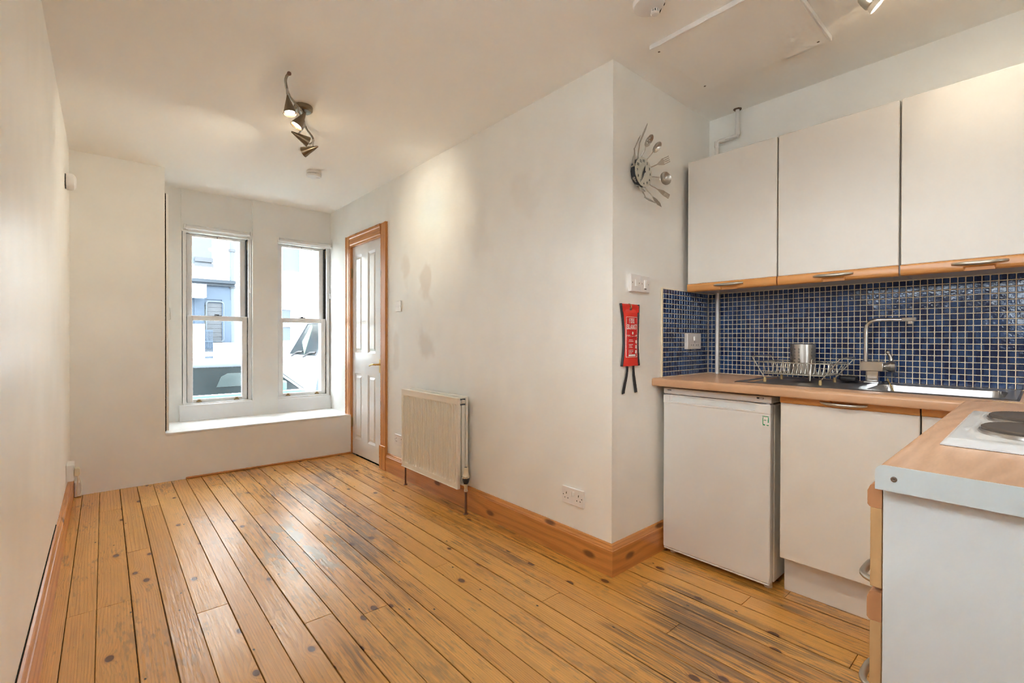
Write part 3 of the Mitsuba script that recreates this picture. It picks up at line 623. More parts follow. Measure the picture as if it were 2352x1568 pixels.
def bow_handle(parent, axis, at, length, out, drop, m='mat_satin'):
    """flat bow handle: axis 'y' runs along y and stands out towards -x; axis 'x' runs along x and stands out towards +y"""
    n = 22; s = np.linspace(-1, 1, n)
    a = s * length / 2; o = out * (1 - s ** 4 * 0.92); z = -drop * (1 - s ** 2)
    P = np.stack([at[0] - o, at[1] + a, at[2] + z], 1) if axis == 'y' else np.stack([at[0] + a, at[1] + o, at[2] + z], 1)
    r = 0.0045 + 0.0028 * (1 - s ** 2)
    k = part(parent, 'handle', tube(P, r, 10), m, True, label='satin metal bow handle')
    return k
# upper cabinets
UX, UZ0, UZ1 = 0.635, 1.357, 2.066
for i, (y1, y0, lab) in enumerate(((-0.030, -0.480, 'narrow cream wall cupboard at the left end beside the clock wall'), (-0.486, -0.934, 'middle cream wall cupboard above the sink'),
                                   (-0.940, -1.390, 'right cream wall cupboard lit by the spotlight'), (-1.396, -1.85, 'cream wall cupboard at the far right, out of view'))):
    if i == 3: break
    k = thing('wall_cupboard', lab, 'cupboard')
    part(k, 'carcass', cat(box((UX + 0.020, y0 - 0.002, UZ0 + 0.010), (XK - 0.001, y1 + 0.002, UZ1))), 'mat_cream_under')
    dk = part(k, 'door', cbox((UX, y0, UZ0 + 0.042), (UX + 0.018, y1, UZ1), 0.0025), 'mat_cream_door')
    sp = sg.Polygon([(UX + 0.018, UZ0 + 0.042), (UX - 0.002, UZ0 + 0.042), (UX - 0.005, UZ0 + 0.036), (UX - 0.005, UZ0 + 0.012), (UX - 0.001, UZ0 + 0.004), (UX + 0.006, UZ0), (UX + 0.018, UZ0)])
    st = man(extr(sp, y0, y1, 'y')); ym = (y0 + y1) / 2
    sc = moved(trimesh.creation.cylinder(0.075, 0.1, sections=40), M=frame((UX - 0.055, ym, UZ0 + 0.008), (1, 0, 0), (0, 1, 0)))
    st -= man(hull([(UX - 0.02, ym - 0.055, UZ0 - 0.01), (UX - 0.02, ym + 0.055, UZ0 - 0.01), (UX - 0.02, ym - 0.048, UZ0 + 0.020), (UX - 0.02, ym + 0.048, UZ0 + 0.020), (UX + 0.008, ym - 0.042, UZ0 - 0.01), (UX + 0.008, ym + 0.042, UZ0 - 0.01), (UX + 0.006, ym - 0.038, UZ0 + 0.012), (UX + 0.006, ym + 0.038, UZ0 + 0.012)]))
    part(dk, 'grip_strip', unman(st), 'mat_beech', 35, label='orange beech grip strip along the bottom')
    bow_handle(dk, 'y', (UX - 0.006, ym, UZ0 + 0.026), 0.145, 0.020, 0.003)
# base cupboards on the sink run
BX, KX = 0.385, 0.476
for i, (y1, y0, lab) in enumerate(((-0.586, -1.036, 'cream base cupboard under the sink, right of the fridge'), (-1.041, -1.150, 'narrow cream corner filler cupboard behind the peninsula end'))):
    k = thing('base_cupboard', lab, 'cupboard')
    part(k, 'carcass', box((BX + 0.020, y0 + 0.002, 0.165), (XK - 0.03, y1 - 0.002, 0.70)), 'mat_cream_door')
    part(k, 'side_panel', cat(box((BX + 0.020, y1 - 0.018, 0.165), (XK - 0.03, y1 - 0.002, CZ0 - 0.002)), box((BX + 0.020, y0 + 0.001, 0.165), (BX + 0.034, y1 - 0.001, CZ0 - 0.03))), 'mat_cream_door')
    dk = part(k, 'door', cbox((BX, y0, 0.172), (BX + 0.018, y1, 0.832), 0.0025), 'mat_cream_door')
    sp = sg.Polygon([(BX + 0.018, 0.832), (BX - 0.002, 0.832), (BX - 0.005, 0.838), (BX - 0.005, 0.862), (BX - 0.001, 0.869), (BX + 0.006, 0.872), (BX + 0.018, 0.872)])
    sp = sg.Polygon([(x, min(z, 0.8605)) for x, z in sp.exterior.coords])
    st = man(extr(sp.buffer(0), y0, y1, 'y')); ym = (y0 + y1) / 2
    if i == 0: st -= man(hull([(BX - 0.02, ym + s * 0.055, 0.88) for s in (-1, 1)] + [(BX - 0.02, ym + s * 0.050, 0.848) for s in (-1, 1)] + [(BX + 0.007, ym + s * 0.044, 0.88) for s in (-1, 1)] + [(BX + 0.006, ym + s * 0.040, 0.850) for s in (-1, 1)]))
    part(dk, 'grip_strip', unman(st), 'mat_beech', 35, label='orange beech grip strip along the top')
    if i == 0: bow_handle(dk, 'y', (BX - 0.006, ym, 0.850), 0.150, 0.024, 0.004)
    part(k, 'plinth', cbox((KX, y0 - (0.3 if i else -0.001), 0.0), (KX + 0.016, y1 - (0 if i else -0.012), 0.168), 0.001), 'mat_cream_door')
# peninsula units
k = thing('drawer_unit', 'peninsula drawer unit with pale beech drawer edges and a white end panel', 'drawer unit')
part(k, 'end_panel', cbox((-0.820, -1.78, 0.0), (-0.802, -1.1515, CZ0 - 0.001), 0.001), 'mat_white_panel', label='large plain white end panel')
part(k, 'carcass', box((-0.802, -1.74, 0.10), (-0.325, -1.154, 0.70)), 'mat_white_panel')
def cap(z0, z1, x0, x1):
    r = 0.008
    return sg.Polygon([(-1.150, z0), (-1.134, z0), (-1.1305, z0 + 0.004), (-1.1305, z1 - 0.012), (-1.134, z1 - 0.003), (-1.140, z1), (-1.150, z1)])
for z0, z1, zc, hd in ((0.690, 0.822, 0.8605, False), (0.470, 0.634, 0.683, True), (0.13, 0.42, 0.466, True)):
    f = part(k, 'drawer', cbox((-0.818, -1.150, z0), (-0.330, -1.1345, z1), 0.001), 'mat_beech_edge', label='drawer front with pale beech edge')
    part(f, 'grip_strip', extr(cap(z1, zc, -0.818, -0.330), -0.818, -0.330, 'x'), 'mat_beech_cap', 35)
    if hd: bow_handle(f, 'x', (-0.574, -1.130, z1 - 0.008), 0.150, 0.050, 0.004)
part(k, 'runner', cbox((-0.806, -1.1515, 0.50), (-0.80, -1.1500, 0.53), 0.0003), 'mat_steel')
part(k, 'plinth', box((-0.80, -1.21, 0.0), (-0.33, -1.195, 0.12)), 'mat_cream_door')
k = thing('base_cupboard', 'cream peninsula base cupboard in the inner corner, facing the radiator', 'cupboard')
part(k, 'carcass', box((-0.322, -1.74, 0.12), (0.36, -1.154, 0.70)), 'mat_cream_door')
dk = part(k, 'door', cbox((-0.324, -1.150, 0.13), (0.35, -1.134, 0.822), 0.002), 'mat_cream_door')
part(dk, 'grip_strip', extr(cap(0.823, 0.8605, 0, 0), -0.324, 0.35, 'x'), 'mat_beech', 35)
part(k, 'plinth', box((-0.32, -1.21, 0.0), (0.46, -1.195, 0.12)), 'mat_cream_door')

# ------------------------------------------------------------------ tiles: kitchen wall and return wall
structhing('trim_5', 'blue glass mosaic splashback with cream grout')
part('trim_5', 'grout_bed', cat(box((XK - 0.0065, -1.563, 0.898), (XK + 0.0005, 0.0, 1.3665)), box((0.424, -0.0065, 0.898), (XK, 0.0005, 1.3665))), 'mat_grout')
def tile_mesh(w, h, d=0.0085):
    m = cbox((-d, -w / 2, -h / 2), (0, w / 2, h / 2), 0.0016); return m
TW, TH = TPY - 0.0035, TPZ - 0.0035
proto = mikit.ply(tile_mesh(TW, TH), 'mat_tile')
one, many, cnt = [], [], 0
tm = tile_mesh(TW, TH)
cells = [(i, j) for i in range(-13, 53) for j in range(18)]
cells = [(TY0 + TPY * (i + 0.5), TZ0 + TPZ * (j + 0.5), j) for i, j in cells]
cells = [c for c in cells if c[0] < -0.008]
def tilt():
    a, b_ = RNG.normal(0, 0.007, 2); return a, b_
vis = sorted([c for c in cells if -1.285 < c[0] < -0.80], key=lambda c: c[0])[:300]
vset = {(round(c[0], 4), c[2]) for c in vis}
for (y, z, j) in cells:
    a, b_ = tilt(); h = TH if j < 17 else TH
    if (round(y, 4), j) in vset:
        part('trim_5', 'tile', proto, None, to_world=T().translate([XK - 0.0005, y, z]).rotate([0, 1, 0], math.degrees(a)).rotate([0, 0, 1], math.degrees(b_)))
    else:
        M = trimesh.transformations.euler_matrix(0, a, b_); M[:3, 3] = (XK - 0.0005, y, z); many.append(moved(tm, M=M))
rm = moved(tile_mesh(0.0236, TH), M=trimesh.transformations.rotation_matrix(math.pi / 2, (0, 0, 1)))   # faces -y
for q in range(19):
    for j in range(18):
        a, b_ = tilt(); M = trimesh.transformations.euler_matrix(a, 0, b_); M[:3, 3] = (0.425 + 0.0272 * (q + 0.5), -0.0005, TZ0 + TPZ * (j + 0.5))
        if M[0, 3] < XK - 0.02: many.append(moved(rm, M=M))
part('trim_5', 'tile_field', cat(many), 'mat_tile', kind='stuff')
part('trim_5', 'edge_bead', cbox((0.414, -0.008, 0.90), (0.424, 0.0, 1.370), 0.002), 'mat_cream_plastic')
# white pipe standing in the tiled corner
solo('waste_pipe', rod((0.900, -0.072, CZ1), (0.900, -0.072, UZ0 + 0.011), 0.0105, 16), 'mat_white_plastic', 'slim white vertical pipe in front of the tiled corner', 'pipe', True)

# ------------------------------------------------------------------ fridge
fx, fy0, fy1 = 0.39, -0.545, -0.032
k = thing('fridge', 'white undercounter fridge between the skirting and the base cupboard', 'fridge')
part(k, 'body', cbox((fx + 0.048, fy0, 0.028), (0.91, fy1, 0.812), 0.004), 'mat_fridge_side')
dk = part(k, 'door', rbox((fx, fy0, 0.034), (fx + 0.040, fy1, 0.778), 0.007), 'mat_fridge', 30)
part(dk, 'seal', box((fx + 0.038, fy0 + 0.006, 0.045), (fx + 0.05, fy1 - 0.006, 0.812)), 'mat_dark_gap')
hd = man(rbox((fx - 0.002, fy0 - 0.001, 0.772), (fx + 0.040, fy1 + 0.001, 0.817), 0.006))
hd -= man(hull([(fx - 0.01, y, z) for y in (fy0 + 0.060, fy1 - 0.030) for z in (0.779, 0.83)] + [(fx + 0.012, y, z) for y in (fy0 + 0.068, fy1 - 0.045) for z in (0.784, 0.83)]))
hk = part(dk, 'handle_rail', unman(hd), 'mat_fridge', 30)
part(dk, 'grip', hull([(fx + 0.013, y, z) for y in (fy0 + 0.062, fy1 - 0.034) for z in (0.783, 0.815)] + [(fx + 0.009, y, z) for y in (fy0 + 0.062, fy1 - 0.034) for z in (0.783, 0.785)]), 'mat_fridge_strip', label='pale blue-grey recessed grip')
tk = part(k, 'top', rbox((fx + 0.004, fy0 - 0.002, 0.820), (0.91, fy1 + 0.002, 0.850), 0.006), 'mat_fridge', 30)
part(tk, 'badge', cbox((fx + 0.0025, fy1 - 0.042, 0.838), (fx + 0.0045, fy1 - 0.022, 0.8415), 0.0005), 'mat_mid_grey')
part(tk, 'indicator', cat(box((fx + 0.0028, fy0 + 0.048, 0.8375), (fx + 0.0042, fy0 + 0.058, 0.8445)), box((fx + 0.0028, fy0 + 0.032, 0.8437), (fx + 0.0042, fy0 + 0.047, 0.8447)), box((fx + 0.0028, fy0 + 0.032, 0.8373), (fx + 0.0042, fy0 + 0.047, 0.8383)), box((fx + 0.0028, fy0 + 0.030, 0.8373), (fx + 0.0042, fy0 + 0.032, 0.8447))), 'mat_black')
part(dk, 'bottom_trim', cbox((fx + 0.002, fy0 + 0.004, 0.026), (fx + 0.040, fy1 - 0.004, 0.0335), 0.002), 'mat_fridge')
stk = part(dk, 'sticker', cbox((fx - 0.0012, fy0 + 0.004, 0.722), (fx + 0.0005, fy0 + 0.034, 0.766), 0.0003), 'mat_white_plastic', label='small torn green and white sticker')
part(stk, 'print', cat(*[box((fx - 0.0018, fy0 + 0.006 + dy, z), (fx - 0.0010, fy0 + 0.006 + dy + w, z + h)) for dy, z, w, h in ((0.0, 0.762, 0.026, 0.003), (0.0, 0.724, 0.010, 0.004), (0.015, 0.724, 0.010, 0.006), (0.023, 0.73, 0.003, 0.030), (0.0, 0.738, 0.004, 0.022), (0.010, 0.746, 0.010, 0.003))]), 'mat_green')
for y in (fy0 + 0.025, fy1 - 0.03):
    part(k, 'foot', moved(lathe([[0, 0], [0.017, 0], [0.017, 0.006], [0.013, 0.007], [0.013, 0.012], [0.016, 0.013], [0.016, 0.020], [0.012, 0.021], [0.012, 0.03], [0, 0.03]], 18), t=(fx + 0.055, y, 0)), 'mat_old_plastic')
part(k, 'hinge', cbox((fx + 0.008, fy0 + 0.006, 0.778), (fx + 0.05, fy0 + 0.022, 0.822), 0.002), 'mat_fridge')

# ------------------------------------------------------------------ sink and tap
k = thing('sink', 'stainless steel inset sink with drainer, set in the worktop', 'sink')
sx0, sx1, sy0, sy1 = 0.450, 0.925, -1.272, -0.362
def sink_z(u, v):   # u along x, v along y
    z = np.full_like(u, CZ1 + 0.004)
    def well(x0, x1, y0, y1, r, slope):
        dx = np.maximum(np.maximum(x0 + r - u, u - x1 + r), 0); dy = np.maximum(np.maximum(y0 + r - v, v - y1 + r), 0)
        inside = np.minimum(np.minimum(u - x0, x1 - u), np.minimum(v - y0, y1 - v))
        corner = r - np.hypot(dx, dy)
        d = np.where((dx > 0) & (dy > 0), corner, inside); return np.clip(d / slope, 0, 1)
    s = lambda t: t * t * (3 - 2 * t)
    dr_ = s(well(sx0 + 0.022, sx1 - 0.022, -0.815, sy1 - 0.022, 0.03, 0.012))
    rib = 0.0030 * np.clip(np.sin(u * 2 * np.pi / 0.030), -0.2, 1) * s(np.clip((v + 0.80) / 0.03, 0, 1)) * s(np.clip((sy1 - 0.05 - v) / 0.04, 0, 1))
    z += dr_ * (-0.009 + rib)
    bw = s(well(sx0 + 0.028, 0.80, -1.235, -0.855, 0.05, 0.016)); z += bw * -0.150
    e = np.minimum(np.minimum(u - sx0, sx1 - u), np.minimum(v - sy0, sy1 - v)); z -= 0.0035 * (1 - s(np.clip(e / 0.008, 0, 1)))
    return z
us = np.unique(np.r_[np.linspace(sx0, sx1, 110), np.linspace(sx0, sx0 + 0.06, 30)]); vs = np.unique(np.r_[np.linspace(sy0, sy1, 130), np.linspace(-0.9, -0.79, 40), np.linspace(sy0, sy0 + 0.07, 30)])
part(k, 'basin', heightfield(us, vs, sink_z, CZ1 + 0.0002), 'mat_steel', 40)
part(k, 'plug_hole', moved(lathe([[0, 0], [0.04, 0], [0.042, 0.003], [0.03, 0.004], [0, 0.002]], 24), t=(0.64, -1.05, CZ1 - 0.1465)), 'mat_chrome')
pc = smoothpath([(0.862, -0.858, CZ1 + 0.010), (0.842, -0.866, CZ1 + 0.026), (0.822, -0.872, CZ1 + 0.016), (0.800, -0.880, CZ1 + 0.008), (0.786, -0.895, CZ1 - 0.02), (0.76, -0.92, CZ1 - 0.06)], 34)
part(k, 'plug_chain', cat([moved(trimesh.creation.icosphere(1, 0.0026), t=q) for q in pc]), 'mat_brass', True)
part(k, 'overflow', moved(lathe([[0, 0], [0.012, 0], [0.012, 0.006], [0.006, 0.010], [0, 0.010]], 16), t=(0.862, -0.856, CZ1 + 0.0035)), 'mat_black')
k = thing('tap', 'square chrome kitchen mixer tap with a tall bent spout', 'tap')
tx = 0.850
part(k, 'base', cat(cbox((tx - 0.030, -0.838, CZ1 + 0.0035), (tx + 0.030, -0.782, CZ1 + 0.012), 0.002), cbox((tx - 0.020, -0.833, CZ1 + 0.010), (tx + 0.020, -0.790, 0.960), 0.003)), 'mat_chrome')
part(k, 'body', cbox((tx - 0.022, -0.850, 0.957), (tx + 0.022, -0.768, 1.001), 0.002), 'mat_chrome')
sp = [(tx, -0.784, 0.998), (tx, -0.784, 1.13)] + [(tx, -0.784 - 0.042 * (1 - math.cos(a)), 1.146 + 0.042 * math.sin(a)) for a in np.linspace(0, math.pi / 2, 8)] + [(tx, -0.87, 1.188), (tx, -0.925, 1.188)]
part(k, 'spout', tube(sp, 0.0085, 14), 'mat_chrome', 50)
nz = part(k, 'nozzle', cbox((tx - 0.013, -0.958, 1.179), (tx + 0.013, -0.912, 1.196), 0.002), 'mat_chrome')
part(nz, 'aerator', moved(lathe([[0, 0], [0.011, 0], [0.012, 0.004], [0.012, 0.012], [0, 0.012]], 18), t=(tx, -0.940, 1.168)), 'mat_chrome', 40)
lv = moved(lathe([[0, 0], [0.012, 0.0], [0.024, 0.018], [0.028, 0.030], [0.022, 0.042], [0, 0.045]], 24), M=frame((tx, -0.850, 0.980), (1, 0, 0), (0, 0, 1)))
lk = part(k, 'cartridge', lv, 'mat_chrome', 30)
part(lk, 'lever', cat(tube(smoothpath([(tx, -0.876, 0.995), (tx, -0.874, 1.018), (tx - 0.004, -0.866, 1.040)], 8), np.linspace(0.009, 0.006, 8), 12), moved(trimesh.creation.icosphere(2, 0.0085), t=(tx - 0.004, -0.865, 1.043))), 'mat_dull_steel', True)

# ------------------------------------------------------------------ dish rack and what stands in it
k = thing('dish_rack', 'chrome wire dish rack standing on the sink drainer', 'dish rack')
rz = CZ1 + 0.004
bx0, bx1, by0, by1 = 0.60, 0.835, -0.69, -0.435
w = 0.0022
def loop(x0, x1, y0, y1, z, r=0.02, rr=0.0028):
    pl = rrect(x0, y0, x1, y1, r).exterior.coords[:-1]; return tube([(a, b_, z) for a, b_ in pl], rr, 8, closed=True)
zb, zt = rz + 0.034, rz + 0.088
part(k, 'base_frame', loop(bx0, bx1, by0, by1, zb), 'mat_satin', True)
part(k, 'rim', loop(bx0 - 0.012, bx1 + 0.012, by0 - 0.025, by1 + 0.022, zt), 'mat_satin', True)
def fillet(pts, r, n=5):
    P = [np.array(q, float) for q in pts]; out = [P[0]]
    for a, b_, c_ in zip(P[:-2], P[1:-1], P[2:]):
        u, w_ = (a - b_), (c_ - b_); rr = min(r, 0.45 * np.linalg.norm(u), 0.45 * np.linalg.norm(w_)); u = u / np.linalg.norm(u) * rr; w_ = w_ / np.linalg.norm(w_) * rr
        for t in np.linspace(0, 1, n): out.append(b_ + u * (1 - t) ** 2 + w_ * t ** 2)
    return out + [P[-1]]
for ya, yb in ((by1 - 0.005, by1 + 0.050), (by0 + 0.02, by0 - 0.058)):
    part(k, 'end_hoop', tube(fillet([(bx0 + 0.01, ya, rz + 0.010), (bx0 - 0.004, yb, zt + 0.026), (bx1 + 0.004, yb, zt + 0.026), (bx1 - 0.01, ya, rz + 0.010)], 0.02), 0.0026, 8), 'mat_satin', 50)
for q, yy in enumerate(np.linspace(by0 + 0.012, by1 - 0.012, 14)):
    part(k, 'plate_wire', tube([(bx0 - 0.011, yy + 0.006, zt), (bx0, yy, zb - 0.001), (bx0 + 0.075, yy, zb - 0.001), (bx0 + 0.085, yy - 0.006, zt - 0.006), (bx0 + 0.095, yy, zb - 0.001), (bx1, yy, zb - 0.001), (bx1 + 0.011, yy + 0.006, zt)], w * 0.75, 6), 'mat_satin')
for xx in (bx0 + 0.05, bx0 + 0.12, bx1 - 0.05):
    part(k, 'floor_wire', rod((xx, by0, zb - 0.003), (xx, by1, zb - 0.003), w * 0.8, 6), 'mat_satin')
for xx in (bx0 + 0.01, bx0 + 0.06, bx0 + 0.11, bx1 - 0.06, bx1 - 0.01):
    part(k, 'basket_wire', tube([(xx, by0 - 0.024, zt), (xx, by0, zb)], w * 0.8, 6), 'mat_satin')
part(k, 'divider', tube([(bx0 - 0.008, by0 + 0.055, rz + 0.010), (bx0 - 0.006, by0 + 0.050, zt + 0.016), (bx0 + 0.03, by0 + 0.050, zt + 0.018)], 0.0034, 8), 'mat_satin', True)
for xx in (bx0 + 0.01, bx1 - 0.01):
    for yy in (by0 + 0.02, by1 - 0.005):
        part(k, 'foot', moved(lathe([[0, 0], [0.006, 0], [0.007, 0.004], [0.0055, 0.024], [0, 0.024]], 12), t=(xx, yy, rz - 0.0085)), 'mat_brown_rubber', True, label='yellow-brown rubber foot')
k = thing('cutlery_holder', 'perforated stainless steel cutlery cylinder standing in the dish rack', 'utensil holder')
hx, hy, hr, hz = 0.770, -0.552, 0.053, zb + 0.003
body = man(trimesh.util.concatenate([lathe([[0, 0], [hr - 0.002, 0], [hr, 0.003], [hr, 0.134], [hr - 0.0015, 0.135], [hr - 0.002, 0.134], [hr - 0.002, 0.004], [0, 0.004]], 64)]))
cut = []
for a in range(18):
    th = a * 2 * math.pi / 18
    if a % 6 in (4, 5): continue
    for z in np.linspace(0.035, 0.112, 6):
        cut.append(man(moved(trimesh.creation.cylinder(0.0036, 0.02, sections=10), M=frame((hr * math.cos(th), hr * math.sin(th), z), (-math.sin(th), math.cos(th), 0), (0, 0, 1)))))
body -= manifold3d.Manifold.batch_boolean(cut, manifold3d.OpType.Add)
part(k, 'cylinder', moved(unman(body), t=(hx, hy, hz)), 'mat_brushed', 40)
part(k, 'rim', moved(tube([((hr - 0.001) * math.cos(a), (hr - 0.001) * math.sin(a), 0.135) for a in np.linspace(0, 2 * math.pi, 48, endpoint=False)], 0.0018, 8, closed=True), t=(hx, hy, hz)), 'mat_chrome', True)
solo('scouring_pad', moved(rbox((-0.028, -0.034, 0), (0.028, 0.034, 0.024), 0.010), t=(0.872, -0.715, CZ1 + 0.0045)), 'mat_black', 'black washing-up pad lying behind the dish rack by the tap', 'sponge', True)

# ------------------------------------------------------------------ hob
k = thing('hob', 'white enamel hob with solid dark hotplates on the peninsula', 'hob')
ox0, ox1, oy0, oy1 = -0.582, -0.060, -1.690, -1.194
plates = [(-0.425, -1.329, 0.09), (-0.205, -1.328, 0.09), (-0.425, -1.555, 0.0725), (-0.205, -1.555, 0.0725)]
def hob_z(u, v):
    s = lambda t: (lambda q: q * q * (3 - 2 * q))(np.clip(t, 0, 1))
    e = np.minimum(np.minimum(u - ox0, ox1 - u), np.minimum(v - oy0, oy1 - v))
    z = CZ1 + 0.003 + 0.012 * s(e / 0.010)
    z -= 0.008 * s((e - 0.032) / 0.014)
    for (px, py, pr) in plates:
        d = np.hypot(u - px, v - py); z += 0.007 * s((pr + 0.028 - d) / 0.020)
    return z
part(k, 'plate', heightfield(np.linspace(ox0, ox1, 150), np.linspace(oy0, oy1, 150), hob_z, CZ1 + 0.0008), 'mat_hob_white', 40)
part(k, 'gasket', box((ox0 + 0.004, oy0 + 0.004, CZ1), (ox1 - 0.004, oy1 - 0.004, CZ1 + 0.0012)), 'mat_dark_gap')
for (px, py, pr) in plates:
    h = part(k, 'hotplate', moved(lathe([[0, 0], [pr - 0.002, 0], [pr, 0.004], [pr, 0.014], [pr - 0.004, 0.0165], [pr - 0.016, 0.0165], [pr - 0.018, 0.0155], [0.026, 0.0155], [0.024, 0.0135], [0, 0.0135]], 56), t=(px, py, CZ1 + 0.012)), 'mat_hotplate', 30)
    part(h, 'rim', moved(lathe([[pr - 0.001, 0], [pr + 0.005, 0], [pr + 0.005, 0.005], [pr + 0.002, 0.010], [pr - 0.001, 0.010]], 56), t=(px, py, CZ1 + 0.012)), 'mat_steel', 40)
for q in range(4):
    part(k, 'knob', moved(lathe([[0, 0], [0.016, 0], [0.014, 0.018], [0, 0.02]], 20), t=(-0.43 + 0.06 * q, -1.675, CZ1 + 0.0135)), 'mat_black')
# ------------------------------------------------------------------ radiator
k = thing('radiator', 'cream double panel radiator with vertical flutes on the white wall', 'radiator')
ry0, ry1, rz0, rz1, rxf = 1.104, 1.838, 0.150, 0.722, -0.105
def rad_panel(xf, sgn, y0, y1, z0, z1, fl=24):
    ys = np.linspace(y0, y1, fl * 14 + 1); zs = np.unique(np.r_[z0, z0 + 0.002, z0 + 0.008, np.linspace(z0 + 0.03, z0 + 0.05, 6), (z0 + z1) / 2, np.linspace(z1 - 0.055, z1 - 0.035, 6), z1 - 0.010, z1 - 0.004, z1])
    def zf(u, v):
        ph = ((u - y0 - 0.012) / (y1 - y0 - 0.024) * fl) % 1.0
        g = np.clip((0.36 - np.abs(ph - 0.5)) / 0.12, 0, 1); g = g * g * (3 - 2 * g)
        e = np.clip((v - z0 - 0.032) / 0.016, 0, 1) * np.clip((z1 - 0.038 - v) / 0.016, 0, 1) * ((u > y0 + 0.012) & (u < y1 - 0.012))
        edge = 0.006 * (np.clip((v - (z1 - 0.012)) / 0.008, 0, 1)) * 0.4 + 0.004 * np.clip((z0 + 0.006 - v) / 0.006, 0, 1)
        return 0.012 * g * e - edge
    hf = heightfield(ys, zs, zf, 0.0180); v = hf.vertices   # (y, z, depth)
    return trimesh.Trimesh(np.stack([xf + sgn * v[:, 2], v[:, 0], v[:, 1]], 1), hf.faces, process=False)
part(k, 'front_panel', rad_panel(rxf, 1, ry0, ry1, rz0, rz1), 'mat_radiator', 35)
part(k, 'back_panel', cat(cbox((-0.042, ry0 - 0.002, rz0 + 0.012), (-0.026, ry1 - 0.01, rz1 + 0.008), 0.003)), 'mat_radiator_back')
part(k, 'top_seam', cat(cbox((rxf + 0.004, ry0 + 0.004, rz1 - 0.004), (rxf + 0.013, ry1 - 0.004, rz1 + 0.003), 0.002)), 'mat_radiator')
for bb in (((-0.0865, ry0 + 0.010, 0.195), (-0.0735, ry0 + 0.03, 0.680)), ((-0.068, ry0 + 0.010, 0.195), (-0.044, ry0 + 0.03, 0.680)), ((-0.0865, ry1 - 0.03, 0.2), (-0.044, ry1 - 0.012, 0.68))): part(k, 'convector', box(*bb), 'mat_radiator_back')
for z0_, z1_ in ((0.682, 0.712), (0.172, 0.197)): part(k, 'header', cbox((-0.0865, ry0 + 0.006, z0_), (-0.040, ry1 - 0.006, z1_), 0.004), 'mat_radiator_back')
part(k, 'bleed_plug', moved(lathe([[0, 0], [0.012, 0], [0.012, 0.012], [0.009, 0.014], [0.005, 0.014], [0.005, 0.022], [0.003, 0.022], [0, 0.018]], 20), M=frame((-0.066, ry0 + 0.006, 0.700), (1, 0, 0), (0, 0, 1))), 'mat_old_plastic', 30)
part(k, 'side_plate', box((-0.0865, ry0 + 0.0065, 0.676), (-0.043, ry0 + 0.009, 0.718)), 'mat_mid_grey')
vy = 1.062
vk = part(k, 'thermostat_valve', moved(lathe([[0, 0.216], [0.0165, 0.216], [0.0185, 0.222], [0.0225, 0.228], [0.0235, 0.236], [0.0225, 0.240], [0.0185, 0.246], [0.0160, 0.258], [0.0145, 0.288], [0.0135, 0.292], [0.009, 0.293], [0.009, 0.288], [0, 0.288]], 28), t=(-0.072, vy, 0)), 'mat_cream_plastic', 35)
part(vk, 'cap', moved(lathe([[0, 0.288], [0.0088, 0.288], [0.0088, 0.2935], [0, 0.2945]], 20), t=(-0.072, vy, 0)), 'mat_black')
part(vk, 'collar', moved(lathe([[0, 0.190], [0.014, 0.190], [0.0215, 0.212], [0.0225, 0.222], [0.0215, 0.230], [0, 0.230]], 24), t=(-0.072, vy, 0)), 'mat_black', 30)
part(vk, 'markings', cat([box((-0.072 - 0.0245 * math.cos(a) - 0.001, vy + 0.0245 * math.sin(a) - 0.0012, 0.2345), (-0.072 - 0.0238 * math.cos(a) + 0.001, vy + 0.0245 * math.sin(a) + 0.0012, 0.2385)) for a in np.linspace(-1.2, 1.2, 6)]), 'mat_black')
part(k, 'valve_body', cat(moved(lathe([[0, 0.140], [0.011, 0.140], [0.013, 0.146], [0.011, 0.152], [0.009, 0.160], [0.011, 0.166], [0.012, 0.190], [0, 0.192]], 8), t=(-0.072, vy, 0)), rod((-0.072, vy, 0.182), (-0.072, ry0 + 0.012, 0.182), 0.010, 12), moved(lathe([[0, 0], [0.013, 0], [0.013, 0.012], [0, 0.012]], 6), M=frame((-0.072, vy + 0.028, 0.182), (0, 0, 1), (1, 0, 0)))), 'mat_chrome')
part(k, 'pipe', rod((-0.072, vy, 0.0), (-0.072, vy, 0.142), 0.0075, 14), 'mat_copper_pipe', True, label='dark brown copper pipe')
part(k, 'pipe', rod((-0.070, ry1 + 0.006, 0.0), (-0.070, ry1 + 0.006, 0.175), 0.0065, 14), 'mat_copper_pipe', True, label='dark brown copper pipe')
for x, y in ((-0.072, vy), (-0.070, ry1 + 0.006)): part(k, 'pipe_collar', moved(lathe([[0.007, 0], [0.016, 0], [0.013, 0.003], [0.007, 0.004]], 20), t=(x, y, 0.0)), 'mat_copper_pipe')
for y in (ry0 + 0.12, ry1 - 0.15): part(k, 'bracket', box((-0.027, y, 0.22), (-0.0005, y + 0.03, 0.68)), 'mat_radiator_back')

